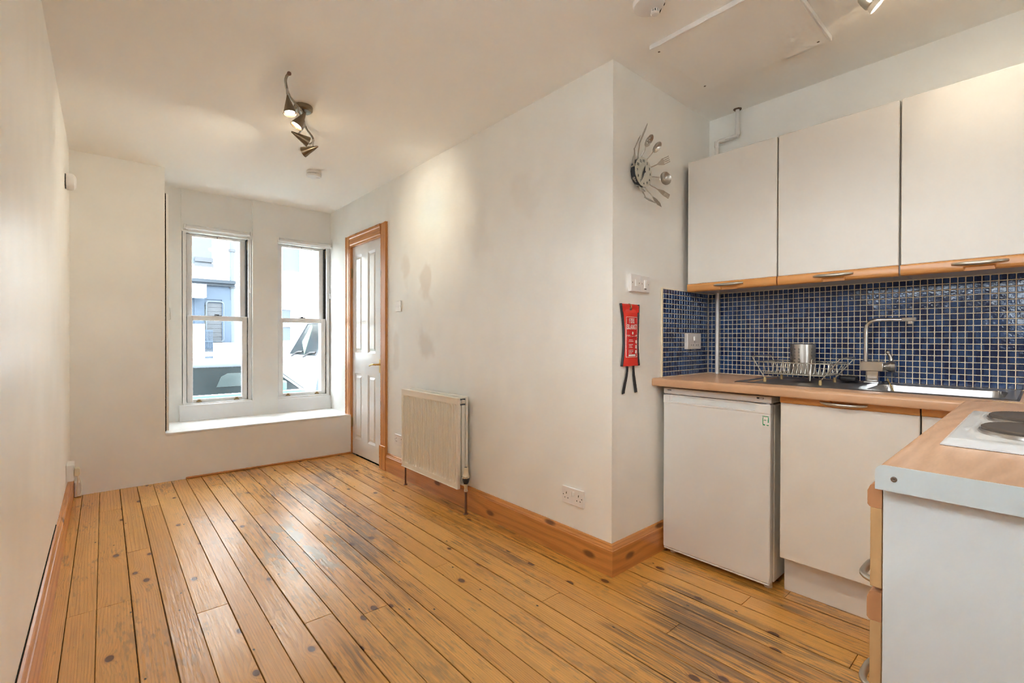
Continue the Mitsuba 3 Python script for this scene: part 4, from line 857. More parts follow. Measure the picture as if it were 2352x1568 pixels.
# ------------------------------------------------------------------ switches and sockets
def plate(M, w, h, t=0.009, c=0.0025):
    return moved(cbox((-w / 2, -h / 2, 0), (w / 2, h / 2, t), c), M=M)
MX = lambda y, z, x=0.0: frame((x, y, z), (0, -1, 0), (0, 0, 1))     # on a wall facing -x
MR = lambda x, z, y=0.0: frame((x, y, z), (1, 0, 0), (0, 0, 1))      # on a wall facing -y
ML = lambda y, z, x=XL: frame((x, y, z), (0, 1, 0), (0, 0, 1))       # on the left wall
def double_socket(label, M, w=0.146, h=0.086):
    k = thing('wall_socket', label, 'socket')
    part(k, 'plate', plate(M, w, h, 0.010), 'mat_white_plastic')
    hs = []
    for s in (-1, 1):
        cx = s * 0.040 * w / 0.146
        hs += [cbox((cx - 0.002, 0.006, 0.009), (cx + 0.002, 0.017, 0.0104), 0.0002)] + [cbox((cx + q - 0.0028, -0.016, 0.009), (cx + q + 0.0028, -0.0115, 0.0104), 0.0002) for q in (-0.010, 0.010)]
        hs += [moved(lathe([[0, 0], [0.003, 0], [0.0025, 0.0008], [0, 0.0004]], 12), t=(s * (w / 2 - 0.0125), 0.0, 0.0098))]
    part(k, 'pin_holes', moved(cat(hs), M=M), 'mat_black', label='dark pin holes')
    for s in (-1, 1): part(k, 'rocker', moved(cbox((s * 0.0075 - 0.0055, 0.003, 0.008), (s * 0.0075 + 0.0055, 0.027, 0.0135), 0.0012), M=M), 'mat_trim_white')
    return k
double_socket('double socket low on the white wall between the radiator and the corner', MX(0.2335, 0.3075))
double_socket('double socket half hidden behind the left edge of the radiator', MX(2.066, 0.288))
k = thing('light_switch', 'small single light switch on the wall right of the door', 'light switch')
M = MX(2.078, 1.357); part(k, 'plate', plate(M, 0.086, 0.086, 0.011), 'mat_white_plastic'); part(k, 'rocker', moved(cbox((-0.005, -0.011, 0.009), (0.005, 0.013, 0.0145), 0.001), M=M), 'mat_trim_white')
for s in (-1, 1): part(k, 'screw', moved(moved(lathe([[0, 0], [0.003, 0], [0, 0.0012]], 12), t=(s * 0.030, 0, 0.0108)), M=M), 'mat_mid_grey')
k = thing('light_switch', 'white switch plate above the fire blanket, left half of the joined pair', 'light switch')
M = MR(0.166, 1.373); part(k, 'plate', plate(M, 0.084, 0.086, 0.016), 'mat_white_plastic'); part(k, 'rocker', moved(cbox((-0.008, -0.018, 0.014), (0.008, 0.016, 0.0205), 0.0015), M=M), 'mat_trim_white')
for s in (-1, 1): part(k, 'screw', moved(moved(lathe([[0, 0], [0.0032, 0], [0, 0.001]], 12), t=(s * 0.029, 0.0, 0.0158)), M=M), 'mat_black')
k = thing('fused_switch', 'white rounded fused switch plate, right half of the joined pair above the fire blanket', 'switch')
M = MR(0.248, 1.372); part(k, 'plate', moved(rbox((-0.042, -0.043, -0.006), (0.042, 0.043, 0.015), 0.006), M=M), 'mat_white_plastic', 30)
part(k, 'fuse_holder', moved(cbox((-0.011, -0.022, 0.013), (0.011, 0.020, 0.0185), 0.002), M=M), 'mat_trim_white')
part(k, 'slot', moved(cbox((-0.009, -0.0265, 0.0142), (0.009, -0.0225, 0.0156), 0.0003), M=M), 'mat_black')
for s in (-1, 1): part(k, 'screw', moved(moved(lathe([[0, 0], [0.003, 0], [0, 0.001]], 12), t=(s * 0.028, 0.0, 0.0148)), M=M), 'mat_black')
k = thing('wall_socket', 'single socket with rocker switch on the blue tiles of the return wall', 'socket')
M = MR(0.718, 1.088, -0.0085); part(k, 'box', plate(M, 0.150, 0.088, 0.020, 0.002), 'mat_white_plastic')
part(k, 'rocker', moved(cbox((-0.008, 0.004, 0.018), (0.008, 0.028, 0.0255), 0.0012), M=M), 'mat_trim_white')
part(k, 'pin_holes', moved(cat(cbox((-0.002, -0.008, 0.0192), (0.002, 0.0, 0.0204), 0.0002), *[cbox((q - 0.003, -0.024, 0.0192), (q + 0.003, -0.0185, 0.0204), 0.0002) for q in (-0.035, -0.012, 0.022, 0.042)]), M=M), 'mat_mid_grey')
# far end of the left wall: surface socket with a plug and flex, junction box below
k = thing('wall_socket', 'surface mounted double socket holding a plug in the far left corner', 'socket')
M = ML(2.70, 0.262); part(k, 'box', plate(M, 0.150, 0.100, 0.036, 0.003), 'mat_white_plastic')
part(k, 'rocker', moved(cbox((0.004, 0.008, 0.035), (0.016, 0.030, 0.041), 0.0012), M=M), 'mat_trim_white')
k = thing('plug', 'cream plug with a pale flex looping down from the corner socket', 'plug')
part(k, 'plug_body', moved(rbox((-0.045, -0.028, 0.0365), (0.0, 0.022, 0.062), 0.006), M=M), 'mat_cream_plastic', 30)
fxp = [(XL + 0.052, 2.676, 0.234), (XL + 0.052, 2.68, 0.19), (XL + 0.046, 2.70, 0.13), (XL + 0.048, 2.72, 0.098), (XL + 0.058, 2.75, 0.088), (XL + 0.066, 2.80, 0.098), (XL + 0.062, 2.86, 0.14), (XL + 0.045, 2.95, 0.165), (XL + 0.03, 3.02, 0.16)]
part(k, 'flex', tube(smoothpath(fxp, 40), 0.0035, 8), 'mat_old_plastic', True)
k = thing('junction_box', 'small white junction box on the floor in the far left corner', 'junction box')
jb = box((0, 0, 0), (1, 1, 1))
part(k, 'base', cbox((-1.936, 3.060, 0.002), (-1.898, 3.106, 0.106), 0.003), 'mat_white_plastic')
part(k, 'lid', cbox((-1.932, 3.052, 0.006), (-1.902, 3.061, 0.102), 0.003), 'mat_white_plastic')
k = thing('detector', 'round white detector high on the left wall by the corner', 'detector')
M = ML(2.66, 2.065)
part(k, 'base', moved(lathe([[0, 0], [0.046, 0], [0.046, 0.004], [0.040, 0.008], [0, 0.008]], 32), M=M), 'mat_mid_grey')
part(k, 'cover', moved(lathe([[0, 0.006], [0.050, 0.006], [0.052, 0.012], [0.052, 0.030], [0.047, 0.042], [0.030, 0.052], [0, 0.054]], 36), M=M), 'mat_white_plastic', 35)

# ------------------------------------------------------------------ fire blanket
k = thing('fire_blanket', 'red fire blanket pouch with black edging hanging on the return wall', 'fire blanket')
ZT, ZB = 1.268, 0.970
zz = np.linspace(ZB, ZT, 25); tt = (zz - ZB) / (ZT - ZB)
xl = np.interp(tt, [0, 0.15, 0.35, 0.6, 0.8, 1.0], [0.066, 0.075, 0.082, 0.079, 0.070, 0.056]); xr = np.interp(tt, [0, 0.1, 0.2, 0.35, 0.8, 1.0], [0.206, 0.201, 0.197, 0.194, 0.198, 0.202])
def pouch(off0, thick):
    us = np.linspace(0, 1, 15); V = []
    for i in range(len(zz)):
        for u in us:
            bulge = thick * (1 - (2 * u - 1) ** 4) * min(1, 6 * (1 - tt[i]) + 0.15) * (0.65 + 0.35 * math.sin(math.pi * min(1, tt[i] * 1.1)))
            V.append((xl[i] + (xr[i] - xl[i]) * u, -off0 - bulge, zz[i]))
    nb = len(us); Fq = []
    for i in range(len(zz) - 1):
        for j in range(nb - 1):
            a = i * nb + j; Fq += [[a, a + 1, a + nb + 1], [a, a + nb + 1, a + nb]]
    return np.array(V), Fq, nb
V, Fq, nb = pouch(0.004, 0.016)
Bk = V.copy(); Bk[:, 1] = -0.002; n0 = len(V)
ringi = [j for j in range(nb)] + [i * nb + nb - 1 for i in range(1, len(zz))] + [(len(zz) - 1) * nb + j for j in range(nb - 2, -1, -1)] + [i * nb for i in range(len(zz) - 2, 0, -1)]
Fs = Fq + [[b_ + n0 for b_ in f[::-1]] for f in Fq]
for a, b_ in zip(ringi, ringi[1:] + ringi[:1]): Fs += [[a, n0 + a, n0 + b_], [a, n0 + b_, b_]]
part(k, 'pouch', trimesh.Trimesh(np.vstack([V, Bk]), Fs, process=False), 'mat_red_bag', 50)
def depth_at(x, z):
    t = (z - ZB) / (ZT - ZB); a, b_ = np.interp(z, zz, xl), np.interp(z, zz, xr); u = (x - a) / (b_ - a)
    return -0.004 - 0.016 * (1 - (2 * u - 1) ** 4) * np.minimum(1, 6 * (1 - t) + 0.15) * (0.65 + 0.35 * np.sin(np.pi * np.minimum(1, t * 1.1)))
for xs in (xl, xr):
    part(k, 'edging', tube(np.stack([xs, np.full_like(zz, -0.006), zz], 1), 0.0058, 8), 'mat_black', True, label='black fabric edging')
part(k, 'flap', hull([(x, -0.007 - d, z) for x in (0.062, 0.198) for z in (1.228, 1.262) for d in (0, 0.004)]), 'mat_red_bag')
part(k, 'eyelet', moved(lathe([[0.003, 0], [0.0075, 0], [0.0075, 0.002], [0.003, 0.002]], 20), M=MR(0.127, 1.245, -0.0115)), 'mat_steel')
part(k, 'hook', tube(smoothpath([(0.127, 0.0, 1.268), (0.127, -0.014, 1.262), (0.127, -0.016, 1.248), (0.127, -0.011, 1.243)], 12), 0.0025, 8), 'mat_dull_brass', True)
def on_pouch(m, lift=0.0008):
    v = m.vertices.copy(); v[:, 0] = 0.0885 + (v[:, 0] - 0.094) * 0.90; w_ = v[:, 1].copy(); v[:, 1] = depth_at(v[:, 0], v[:, 2]) - lift - w_
    return trimesh.Trimesh(v, m.faces, process=False)
def slab2(x0, z0, x1, z1, t=0.0006, n=8):
    xs = np.linspace(x0, x1, n + 1); ms = [box((a, 0, z0), (b_, t, z1)) for a, b_ in zip(xs[:-1], xs[1:])]
    zs = np.linspace(z0, z1, max(2, int((z1 - z0) / 0.02) + 1))
    return cat([box((a, 0, c), (b_, t, d_)) for a, b_ in zip(xs[:-1], xs[1:]) for c, d_ in zip(zs[:-1], zs[1:])])
lx0, lx1, lz0, lz1 = 0.094, 0.191, 1.012, 1.206
lab = part(k, 'label_panel', on_pouch(slab2(lx0, lz0, lx1, lz1, 0.0004)), 'mat_red_label')
wln = 0.0022
prints = [slab2(lx0, lz1 - wln, lx1, lz1, 0.0010), slab2(lx0, lz0, lx1, lz0 + wln, 0.0010), slab2(lx0, lz0, lx0 + wln, lz1, 0.0010, 1), slab2(lx1 - wln, lz0, lx1, lz1, 0.0010, 1), slab2(lx0, 1.112, lx1, 1.1135, 0.0010)]
def word(s, h, xc, z, wmax):
    m = text(s, h, 0.0008, True); v = m.vertices; w_ = v[:, 0].max() - v[:, 0].min(); sc = wmax / w_
    v2 = np.stack([(v[:, 0] - v[:, 0].min()) * sc + xc - wmax / 2, v[:, 2], v[:, 1] + z], 1); return trimesh.Trimesh(v2, m.faces[:, ::-1], process=False)
prints += [word('FIRE', 0.022, 0.139, 1.176, 0.046), word('BLANKET', 0.022, 0.143, 1.147, 0.086)]
lines = [(0.112, 1.094, 0.030), (0.112, 1.087, 0.038), (0.112, 1.072, 0.034), (0.112, 1.065, 0.026), (0.112, 1.058, 0.030), (0.112, 1.045, 0.036), (0.112, 1.038, 0.038), (0.112, 1.031, 0.026), (0.099, 1.116, 0.020), (0.165, 1.116, 0.022)]
prints += [slab2(x, z, x + w_, z + 0.0026, 0.0010, 4) for x, z, w_ in lines]
prints += [slab2(0.112, 1.017, 0.172, 1.026, 0.0010, 4)]
part(lab, 'print', on_pouch(cat(prints), 0.0006), 'mat_white_print', label='white lettering FIRE BLANKET and border')
icons = [moved(extr(sg.Point(0, 0).buffer(0.007), 0, 0.0010, 'y'), t=(0.143, 0, 1.128))] + [slab2(0.168, z, 0.182, z + 0.016, 0.0010, 2) for z in (1.078, 1.054, 1.030)]
part(lab, 'pictogram', on_pouch(cat(icons), 0.0006), 'mat_white_print')
for pts in ([(0.112, 0.973), (0.110, 0.94), (0.098, 0.90), (0.080, 0.838)], [(0.163, 0.972), (0.163, 0.94), (0.170, 0.90), (0.184, 0.838)]):
    P = smoothpath([(x, 0, z) for x, z in pts], 10); wv = np.interp(np.linspace(0, 1, 10), [0, 0.5, 1], [0.006, 0.0095, 0.0105])
    Lf = [(p[0] - w_, p[2]) for p, w_ in zip(P, wv)]; Rt = [(p[0] + w_, p[2] + 0.002) for p, w_ in zip(P, wv)]
    part(k, 'pull_strap', extr(sg.Polygon(Lf + Rt[::-1]), -0.0065, -0.004, 'y'), 'mat_black', label='black pull strap')

# ------------------------------------------------------------------ cutlery clock
k = thing('clock', 'wall clock with a ring of bent cutlery around a brushed metal dial', 'clock')
cxk, czk, RC = 0.203, 1.913, 0.071
MC = MR(cxk, czk)
loc = lambda m: moved(m, M=MC)
part(k, 'body', loc(lathe([[0, 0.002], [0.066, 0.002], [0.068, 0.008], [0.068, 0.026], [0.066, 0.0295], [0, 0.0295]], 48)), 'mat_black', 35)
dial = part(k, 'dial', loc(lathe([[0, 0.030], [RC, 0.030], [RC, 0.033], [0, 0.033]], 56)), 'mat_clock_face')
nums = []
for q in range(1, 13):
    a = q * math.pi / 6
    if q in (3, 6, 9, 12, 1, 2, 4, 5, 7, 8, 10, 11):
        m = text(str(q), 0.011, 0.0006, True); m.apply_translation([-m.vertices[:, 0].mean(), -m.vertices[:, 1].mean(), 0.0331]); nums.append(moved(m, t=(0.055 * math.sin(a), 0.055 * math.cos(a), 0)))
part(dial, 'numerals', loc(cat(nums)), 'mat_black')
def hand(L, wd, ang, z): return moved(extr(sg.Polygon([(-wd * 0.5, -0.012), (-wd, L * 0.35), (0, L), (wd, L * 0.35), (wd * 0.5, -0.012)]), z, z + 0.0012), M=trimesh.transformations.rotation_matrix(-ang, (0, 0, 1)))
part(dial, 'hour_hand', loc(hand(0.034, 0.004, math.radians(17), 0.0345)), 'mat_black'); part(dial, 'minute_hand', loc(hand(0.052, 0.003, math.radians(207), 0.0360)), 'mat_mid_grey')
part(dial, 'pin', loc(moved(lathe([[0, 0], [0.005, 0], [0.004, 0.008], [0, 0.009]], 16), t=(0, 0, 0.0332))), 'mat_black')
def ell(a, b_, dpt, n=24):   # spoon bowl: open towards +w, long axis along y, starting at y=0
    pr = [[0, -dpt], [0.35, -dpt * 0.88], [0.7, -dpt * 0.5], [0.9, -dpt * 0.18], [1, 0], [0.97, 0.0008], [0.88, -dpt * 0.15 + 0.0008], [0.68, -dpt * 0.45 + 0.001], [0.34, -dpt * 0.82 + 0.001], [0, -dpt + 0.0012]]
    m = lathe(pr, n); v = m.vertices.copy(); v[:, 0] *= a; v[:, 1] = v[:, 1] * b_ + b_; return trimesh.Trimesh(v, m.faces, process=False)
def fork_head(L, w_, n):
    tine = w_ / (2 * n - 1); base = sg.Polygon([(-0.003, 0), (0.003, 0), (w_ / 2, L * 0.42), (w_ / 2, L * 0.5), (-w_ / 2, L * 0.5), (-w_ / 2, L * 0.42)]).buffer(0.0004)
    for i in range(n): base = base.union(sg.box(-w_ / 2 + 2 * i * tine, L * 0.45, -w_ / 2 + (2 * i + 1) * tine, L))
    return extr(base, 0, 0.0018)
def blade(L, w_, tip): return extr(sg.Polygon([(-0.003, 0), (0.003, 0), (w_ / 2, L * 0.3), (w_ / 2, L * 0.7), (0 if tip else w_ / 2, L), (0 if tip else -w_ / 2, L), (-w_ / 2, L * 0.7), (-w_ / 2, L * 0.3)]).buffer(0.0008), 0, 0.0018)
slot = man(ell(0.020, 0.027, 0.010))
slot -= manifold3d.Manifold.batch_boolean([man(moved(trimesh.creation.cylinder(0.0030, 0.08, sections=10), t=(dx, 0.027 + dy, 0))) for dx, dy in ((0, 0), (0.009, 0.0), (-0.009, 0.0), (0.0045, 0.010), (-0.0045, 0.010), (0.0045, -0.010), (-0.0045, -0.010))], manifold3d.OpType.Add)
uts = [(12, 'slotted_spoon', unman(slot), 0.112, 38, 'ladle with round holes'), (1, 'spoon', ell(0.0165, 0.026, 0.008), 0.122, 30, None), (2, 'fork', fork_head(0.062, 0.026, 4), 0.118, 25, None), (3, 'ladle', ell(0.028, 0.029, 0.014), 0.122, 25, 'round ladle'),
       (4, 'fork', fork_head(0.060, 0.022, 4), 0.122, 25, None), (5, 'cake_server', blade(0.055, 0.020, True), 0.122, 28, None), (6, 'spatula', blade(0.042, 0.046, False), 0.118, 50, None), (7, 'spoon', ell(0.013, 0.022, 0.006), 0.100, 55, None),
       (8, 'fork', fork_head(0.050, 0.020, 3), 0.110, 40, None), (9.3, 'spoon', ell(0.022, 0.030, 0.009), 0.090, 35, None), (10.4, 'fork', fork_head(0.060, 0.020, 3), 0.120, 48, None), (11.3, 'knife', blade(0.075, 0.010, True), 0.130, 40, None)]
for hr_, nm, head, r0, tl, lb in uts:
    r0 *= 1.06
    a = hr_ * math.pi / 6; tl = math.radians(tl)
    bend = trimesh.transformations.rotation_matrix(tl, (1, 0, 0)); bend[:3, 3] = (0, r0, 0.030 + 0.012)
    hp_ = [(0, 0.055, 0.014), (0, 0.080, 0.018), (0, r0 - 0.015, 0.036), (0, r0 + 0.002, 0.042)]
    han = tube(smoothpath(hp_, 12), np.linspace(0.0034, 0.0026, 12), 8)
    hs_ = head.copy(); hs_.vertices = hs_.vertices * [1.22, 1.15, 1.2]; m = cat(han, moved(hs_, M=bend)); m = moved(m, M=trimesh.transformations.rotation_matrix(-a, (0, 0, 1)))
    part(k, nm, loc(m), 'mat_dull_steel', 35, label=lb)

# ------------------------------------------------------------------ recess panel, blinds
k = thing('shutter_panel', 'narrow white panel standing edge-on against the recess side with a thin pull handle', 'panel')
part(k, 'panel', far(cbox((-1.4205, 0.004, 0.390), (-1.404, 0.50, 2.20), 0.002)), 'mat_paint')
part(k, 'handle', far(tube([(-1.405, 0.115, 1.335), (-1.386, 0.115, 1.335), (-1.386, 0.115, 1.245), (-1.405, 0.115, 1.245)], 0.0035, 8)), 'mat_satin')
part(k, 'gap', far(box((-1.4265, 0.010, 0.385), (-1.4206, 0.50, 2.205))), 'mat_dark_gap', label='dark gap behind the panel')
def blind(label, u0, u1, zc, v0):
    k = thing('roller_blind', label, 'blind')
    part(k, 'roll', far(aimed(lathe([[0, 0], [0.019, 0], [0.0195, 0.001], [0.0195, u1 - u0 - 0.001], [0.019, u1 - u0], [0, u1 - u0]], 28), (u0, v0, zc), (1, 0, 0))), 'mat_trim_white', 35)
    for u in (u0 - 0.012, u1 + 0.001): part(k, 'bracket', far(cat(cbox((u, v0 - 0.022, zc - 0.022), (u + 0.010, v0 + 0.05, zc + 0.024), 0.002))), 'mat_white_plastic')
    part(k, 'bottom_bar', far(cbox((u0 + 0.01, v0 + 0.012, zc - 0.027), (u1 - 0.01, v0 + 0.020, zc - 0.012), 0.002)), 'mat_white_plastic')
    ch = [(u1 + 0.006, v0 - 0.012, zc), (u1 + 0.006, v0 - 0.012, zc - 0.5), (u1 + 0.006, v0 + 0.0, zc - 0.53), (u1 + 0.006, v0 + 0.012, zc - 0.5), (u1 + 0.006, v0 + 0.012, zc)]
    part(k, 'pull_chain', far(tube(ch, 0.0018, 6)), 'mat_white_plastic')
    part(k, 'chain_weight', far(cbox((u1 + 0.0, v0 - 0.010, zc - 0.545), (u1 + 0.012, v0 + 0.010, zc - 0.515), 0.003)), 'mat_white_plastic')
blind('rolled up white blind above the left window', -1.245, -0.752, 2.066, 0.492)
blind('rolled up white blind above the right window', -0.504, -0.020, 2.052, 0.492)

# ------------------------------------------------------------------ ceiling: alarms, hatch, pipe
MZ = lambda x, y: frame((x, y, H), (1, 0, 0), (0, -1, 0))
k = thing('smoke_alarm', 'round white smoke alarm on the ceiling beyond the track light', 'smoke alarm')
M = MZ(-0.545, 2.43)
part(k, 'base', moved(lathe([[0, 0], [0.054, 0], [0.055, 0.004], [0.055, 0.022], [0, 0.022]], 40), M=M), 'mat_white_plastic', 35)
part(k, 'vent_ring', moved(lathe([[0, 0.022], [0.051, 0.022], [0.051, 0.027], [0, 0.027]], 40), M=M), 'mat_dark_gap')
part(k, 'vent_ring', moved(lathe([[0.050, 0.0238], [0.054, 0.0238], [0.054, 0.0252], [0.050, 0.0252]], 40), M=M), 'mat_white_plastic')
part(k, 'cover', moved(lathe([[0, 0.027], [0.055, 0.027], [0.055, 0.034], [0.050, 0.042], [0.035, 0.047], [0, 0.049]], 40), M=M), 'mat_trim_white', 35)
part(k, 'button', moved(lathe([[0, 0.046], [0.010, 0.046], [0.010, 0.050], [0, 0.051]], 20), t=None, M=M @ trimesh.transformations.translation_matrix((0.02, 0.01, 0))), 'mat_white_plastic')
k = thing('heat_alarm', 'round white heat alarm on the ceiling at the top edge near the hatch', 'heat alarm')
ha = np.array([-0.205, -0.318]); M = MZ(*ha)
part(k, 'base', moved(lathe([[0, 0], [0.058, 0], [0.060, 0.006], [0.060, 0.016], [0.056, 0.026], [0.040, 0.034], [0, 0.036]], 44), M=M), 'mat_white_plastic', 35)
Mc = M @ trimesh.transformations.translation_matrix((0.020, 0.014, 0))
part(k, 'sensor_cage', moved(cat(lathe([[0, 0.046], [0.016, 0.046], [0.017, 0.049], [0.012, 0.053], [0, 0.054]], 24), *[moved(box((-0.0018, 0.012, 0.030), (0.0018, 0.0165, 0.048)), M=trimesh.transformations.rotation_matrix(a, (0, 0, 1))) for a in np.linspace(0, 2 * math.pi, 10, endpoint=False)]), M=Mc), 'mat_white_plastic')
part(k, 'sensor_core', moved(lathe([[0, 0.030], [0.012, 0.030], [0.012, 0.046], [0, 0.046]], 20), M=Mc), 'mat_mid_grey')
sl = [(0.046, 0.020, 0.7), (0.041, 0.026, 0.7), (0.020, 0.046, 0.9), (0.030, 0.047, 0.9)]
part(k, 'slots', moved(cat(*[moved(box((-0.010 if q < 2 else -0.004, -0.0013, 0.022), (0.010 if q < 2 else 0.004, 0.0013, 0.0305 if q < 2 else 0.028)), M=trimesh.transformations.translation_matrix((x, y, 0)) @ trimesh.transformations.rotation_matrix(-a, (0, 0, 1))) for q, (x, y, a) in enumerate(sl)]), M=M), 'mat_dark_gap')
k = thing('ceiling_hatch', 'white rectangular access panel screwed to the kitchen ceiling', 'ceiling hatch')
part(k, 'panel', cbox((0.040, -0.712, H - 0.018), (0.562, -0.168, H + 0.001), 0.003), 'mat_ceiling')
part(k, 'edge_strip', cbox((0.036, -0.714, H - 0.022), (0.044, -0.166, H), 0.002), 'mat_trim_white'); part(k, 'edge_strip', cbox((0.036, -0.718, H - 0.022), (0.566, -0.708, H), 0.002), 'mat_trim_white')
for x, y in ((0.085, -0.185), (0.51, -0.185), (0.535, -0.675), (0.09, -0.69)): part(k, 'screw', moved(lathe([[0, 0], [0.0055, 0], [0.004, 0.001], [0, 0.0004]], 14), M=frame((x, y, H - 0.018), (1, 0, 0), (0, -1, 0))), 'mat_screw')
k = thing('overflow_pipe', 'white pipe with two bends from the ceiling down behind the wall cupboards', 'pipe')
px = 0.912
pp = [(px, -0.176, H), (px, -0.176, 2.262)] + [(px, -0.176 + 0.016 * (1 - math.cos(a)), 2.262 - 0.016 * math.sin(a)) for a in np.linspace(0.2, math.pi / 2, 5)] + [(px, -0.080, 2.246)] + [(px, -0.080 + 0.022 * math.sin(a), 2.246 - 0.022 * (1 - math.cos(a))) for a in np.linspace(0.3, math.pi / 2, 5)] + [(px, -0.058, 2.05)]
part(k, 'pipe', tube(pp, 0.0108, 14), 'mat_white_plastic', 50)
for a, b_ in (((px, -0.176, 2.285), (px, -0.176, 2.250)), ((px, -0.178, 2.246), (px, -0.145, 2.246)), ((px, -0.110, 2.246), (px, -0.075, 2.246)), ((px, -0.058, 2.250), (px, -0.058, 2.215))):
    part(k, 'coupling', rod(a, b_, 0.0128, 16), 'mat_white_plastic', 50)
part(k, 'collar', moved(lathe([[0.011, 0], [0.022, 0], [0.020, 0.004], [0.011, 0.005]], 24), M=frame((px, -0.176, H), (1, 0, 0), (0, -1, 0))), 'mat_screw')

# ------------------------------------------------------------------ lamps
WARM = np.array([1.0, 0.87, 0.68])
SPOT, DISC = 1.6, 14.0
def lamp(key, pos, direc, power, cut=58.0, beam=22.0, r=0.024, disc=DISC, spill=0.02):
    """a reflector lamp: glowing face plus its beam"""
    pos, direc = np.array(pos, float), np.array(direc, float) / np.linalg.norm(direc)
    lens = trimesh.creation.cylinder(r, 0.0012, sections=28); lens.apply_translation([0, 0, -0.0004])
    part(key, 'lamp_face', aimed(lens, pos, direc), 'mat_white_plastic', emitter={'type': 'area', 'radiance': rgb(*(WARM * disc))})
    o = pos + direc * 0.003
    scene[key + '_beam_' + str(len(scene))] = {'type': 'spot', 'intensity': rgb(*(WARM * power)), 'cutoff_angle': cut, 'beam_width': beam,
                                               'to_world': T().look_at(origin=o.tolist(), target=(o + direc).tolist(), up=[0, 1, 0] if abs(direc[2]) > 0.9 else [0, 0, 1])}
    q_ = pos + direc * 0.02   # point light standing in for the lamp's stray light, warms the ceiling
    scene[key + '_spill_' + str(len(scene))] = {'type': 'point', 'position': q_.tolist(), 'intensity': rgb(*(WARM * spill * np.array([1.0, 0.88, 0.72])))}
k = thing('track_light', 'bronze S-shaped ceiling track light with four cone spotlights, two glowing', 'ceiling light')
part(k, 'ceiling_rose', moved(lathe([[0, 0], [0.048, 0], [0.050, 0.006], [0.048, 0.022], [0.040, 0.030], [0, 0.031]], 40), M=MZ(-0.936, 1.415)), 'mat_bronze', 35)
bar = [(-1.116, 1.038, 2.352), (-1.118, 1.085, 2.348), (-1.098, 1.15, 2.345), (-1.055, 1.245, 2.345), (-0.995, 1.325, 2.348), (-0.945, 1.40, 2.352), (-0.915, 1.48, 2.350), (-0.870, 1.575, 2.346), (-0.808, 1.665, 2.345), (-0.778, 1.745, 2.345), (-0.782, 1.79, 2.345)]
part(k, 'bar', tube(smoothpath(bar, 60), 0.0062, 10), 'mat_bronze', True)
part(k, 'stem', rod((-0.938, 1.412, H - 0.028), (-0.938, 1.412, 2.345), 0.007, 12), 'mat_bronze', True)
part(k, 'end_cap', moved(trimesh.creation.icosphere(2, 0.0095), t=bar[0]), 'mat_copper_pipe', True)
heads = [((-1.092, 1.150, 2.300), (0.06, -0.20, -0.98), (-1.090, 1.165, 2.345), 1.0), ((-0.972, 1.262, 2.296), (-0.42, 0.02, -0.78), (-0.985, 1.335, 2.345), 1.0),
         ((-0.975, 1.500, 2.272), (0.88, 0.10, -0.28), (-0.905, 1.50, 2.350), 1.0), ((-0.800, 1.585, 2.262), (-0.62, 0.66, -0.30), (-0.795, 1.69, 2.345), 1.0)]
for q, (apex, dr_, jt, on) in enumerate(heads):
    apex, dr_ = np.array(apex), np.array(dr_) / np.linalg.norm(dr_); L, R = 0.098, 0.031
    cone = lathe([[0, 0], [0.004, 0.0], [R, L], [R - 0.0012, L], [0.010, 0.030], [0, 0.030]], 36)
    s = part(k, 'spot_head', aimed(cone, apex, dr_), 'mat_bronze', 40)
    mid = apex + dr_ * 0.035
    part(s, 'knuckle', cat(rod(jt, np.array(jt) - [0, 0, 0.030], 0.006, 10), tube([np.array(jt) - [0, 0, 0.028], mid], 0.0045, 8)), 'mat_steel')
    lamp(s, apex + dr_ * (L - 0.008), dr_, SPOT * (0.36, 0.36, 1.35, 1.1)[q], cut=(58, 58, 34, 46)[q], beam=(22, 22, 8, 10)[q])
k = thing('kitchen_spotlight', 'satin silver bar spotlight at the top edge with its glass rimmed lamp lit', 'ceiling light')
hd = [((0.286, -0.893, 2.325), (0.30, -0.62, -0.72)), ((0.03, -0.80, 2.33), (-0.5, -0.2, -0.8)), ((0.26, -1.30, 2.33), (0.72, 0.12, -0.5))]  # second and third heads are out of view, lighting ceiling and right cupboard
part(k, 'bar', tube(smoothpath([(0.02, -0.79, 2.372), (0.16, -0.855, 2.372), (0.276, -0.893, 2.372), (0.30, -1.05, 2.372), (0.25, -1.32, 2.372)], 30), 0.010, 12), 'mat_satin', True)
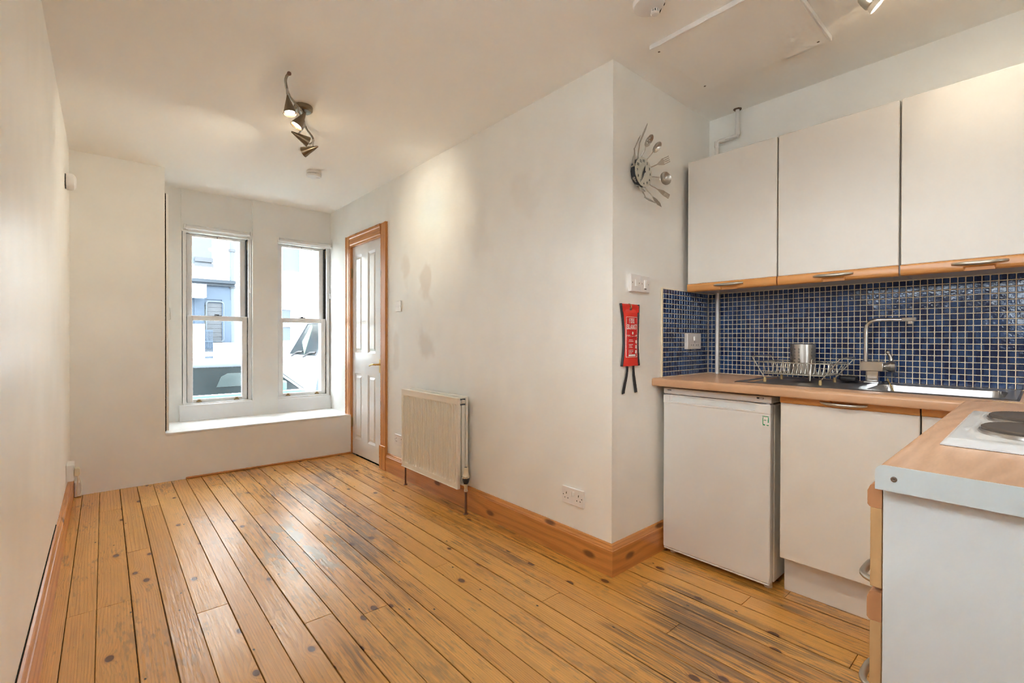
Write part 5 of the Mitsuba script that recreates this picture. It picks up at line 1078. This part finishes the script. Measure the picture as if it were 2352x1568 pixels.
part(k, 'ceiling_rose', moved(lathe([[0, 0], [0.05, 0], [0.05, 0.012], [0.03, 0.024], [0, 0.026]], 36), M=MZ(0.295, -1.08)), 'mat_satin', 35)
for q, (ap, dr_) in enumerate(hd):
    ap, dr_ = np.array(ap), np.array(dr_) / np.linalg.norm(dr_)
    s = part(k, 'spot_head', aimed(lathe([[0, -0.028], [0.009, -0.026], [0.019, -0.014], [0.0235, 0.004], [0.0255, 0.024], [0.024, 0.030], [0, 0.030]], 32), ap, dr_), 'mat_satin', 40)
    part(s, 'lamp_shell', aimed(lathe([[0.0195, 0.028], [0.0225, 0.034], [0.0245, 0.040], [0.0265, 0.045], [0.0265, 0.050], [0.0245, 0.050], [0.022, 0.044], [0.019, 0.034]], 32), ap, dr_), 'mat_old_plastic', 30)
    part(s, 'arm', tube([ap - dr_ * 0.01, (ap + np.array([ap[0], ap[1], 2.372])) / 2, (ap[0] - 0.01, ap[1], 2.372)], 0.006, 8), 'mat_satin')
    lamp(s, ap + dr_ * 0.047, dr_, SPOT * 0.22, cut=40, beam=10, r=0.0225, spill=0.035)
k = thing('added_fill_spotlight', 'added bronze fill spotlight above the camera, aimed at the fridge and base cupboards', 'ceiling light')  # added fill lamp, brightens the fridge and base cupboards
ap, dr_ = np.array((-1.40, -0.95, 2.28)), np.array((1.80, 0.45, -1.78)); dr_ = dr_ / np.linalg.norm(dr_)
part(k, 'ceiling_rose', moved(lathe([[0, 0], [0.048, 0], [0.050, 0.006], [0.040, 0.030], [0, 0.031]], 32), M=MZ(-1.40, -0.95)), 'mat_bronze', 35)
part(k, 'stem', tube([(-1.40, -0.95, H - 0.03), ap + dr_ * 0.03], 0.006, 8), 'mat_steel')
s = part(k, 'spot_head', aimed(lathe([[0, 0], [0.004, 0.0], [0.031, 0.098], [0.0298, 0.098], [0.010, 0.030], [0, 0.030]], 32), ap, dr_), 'mat_bronze', 40)
lamp(s, ap + dr_ * 0.090, dr_, 3.4, cut=36, beam=10, spill=0.02)
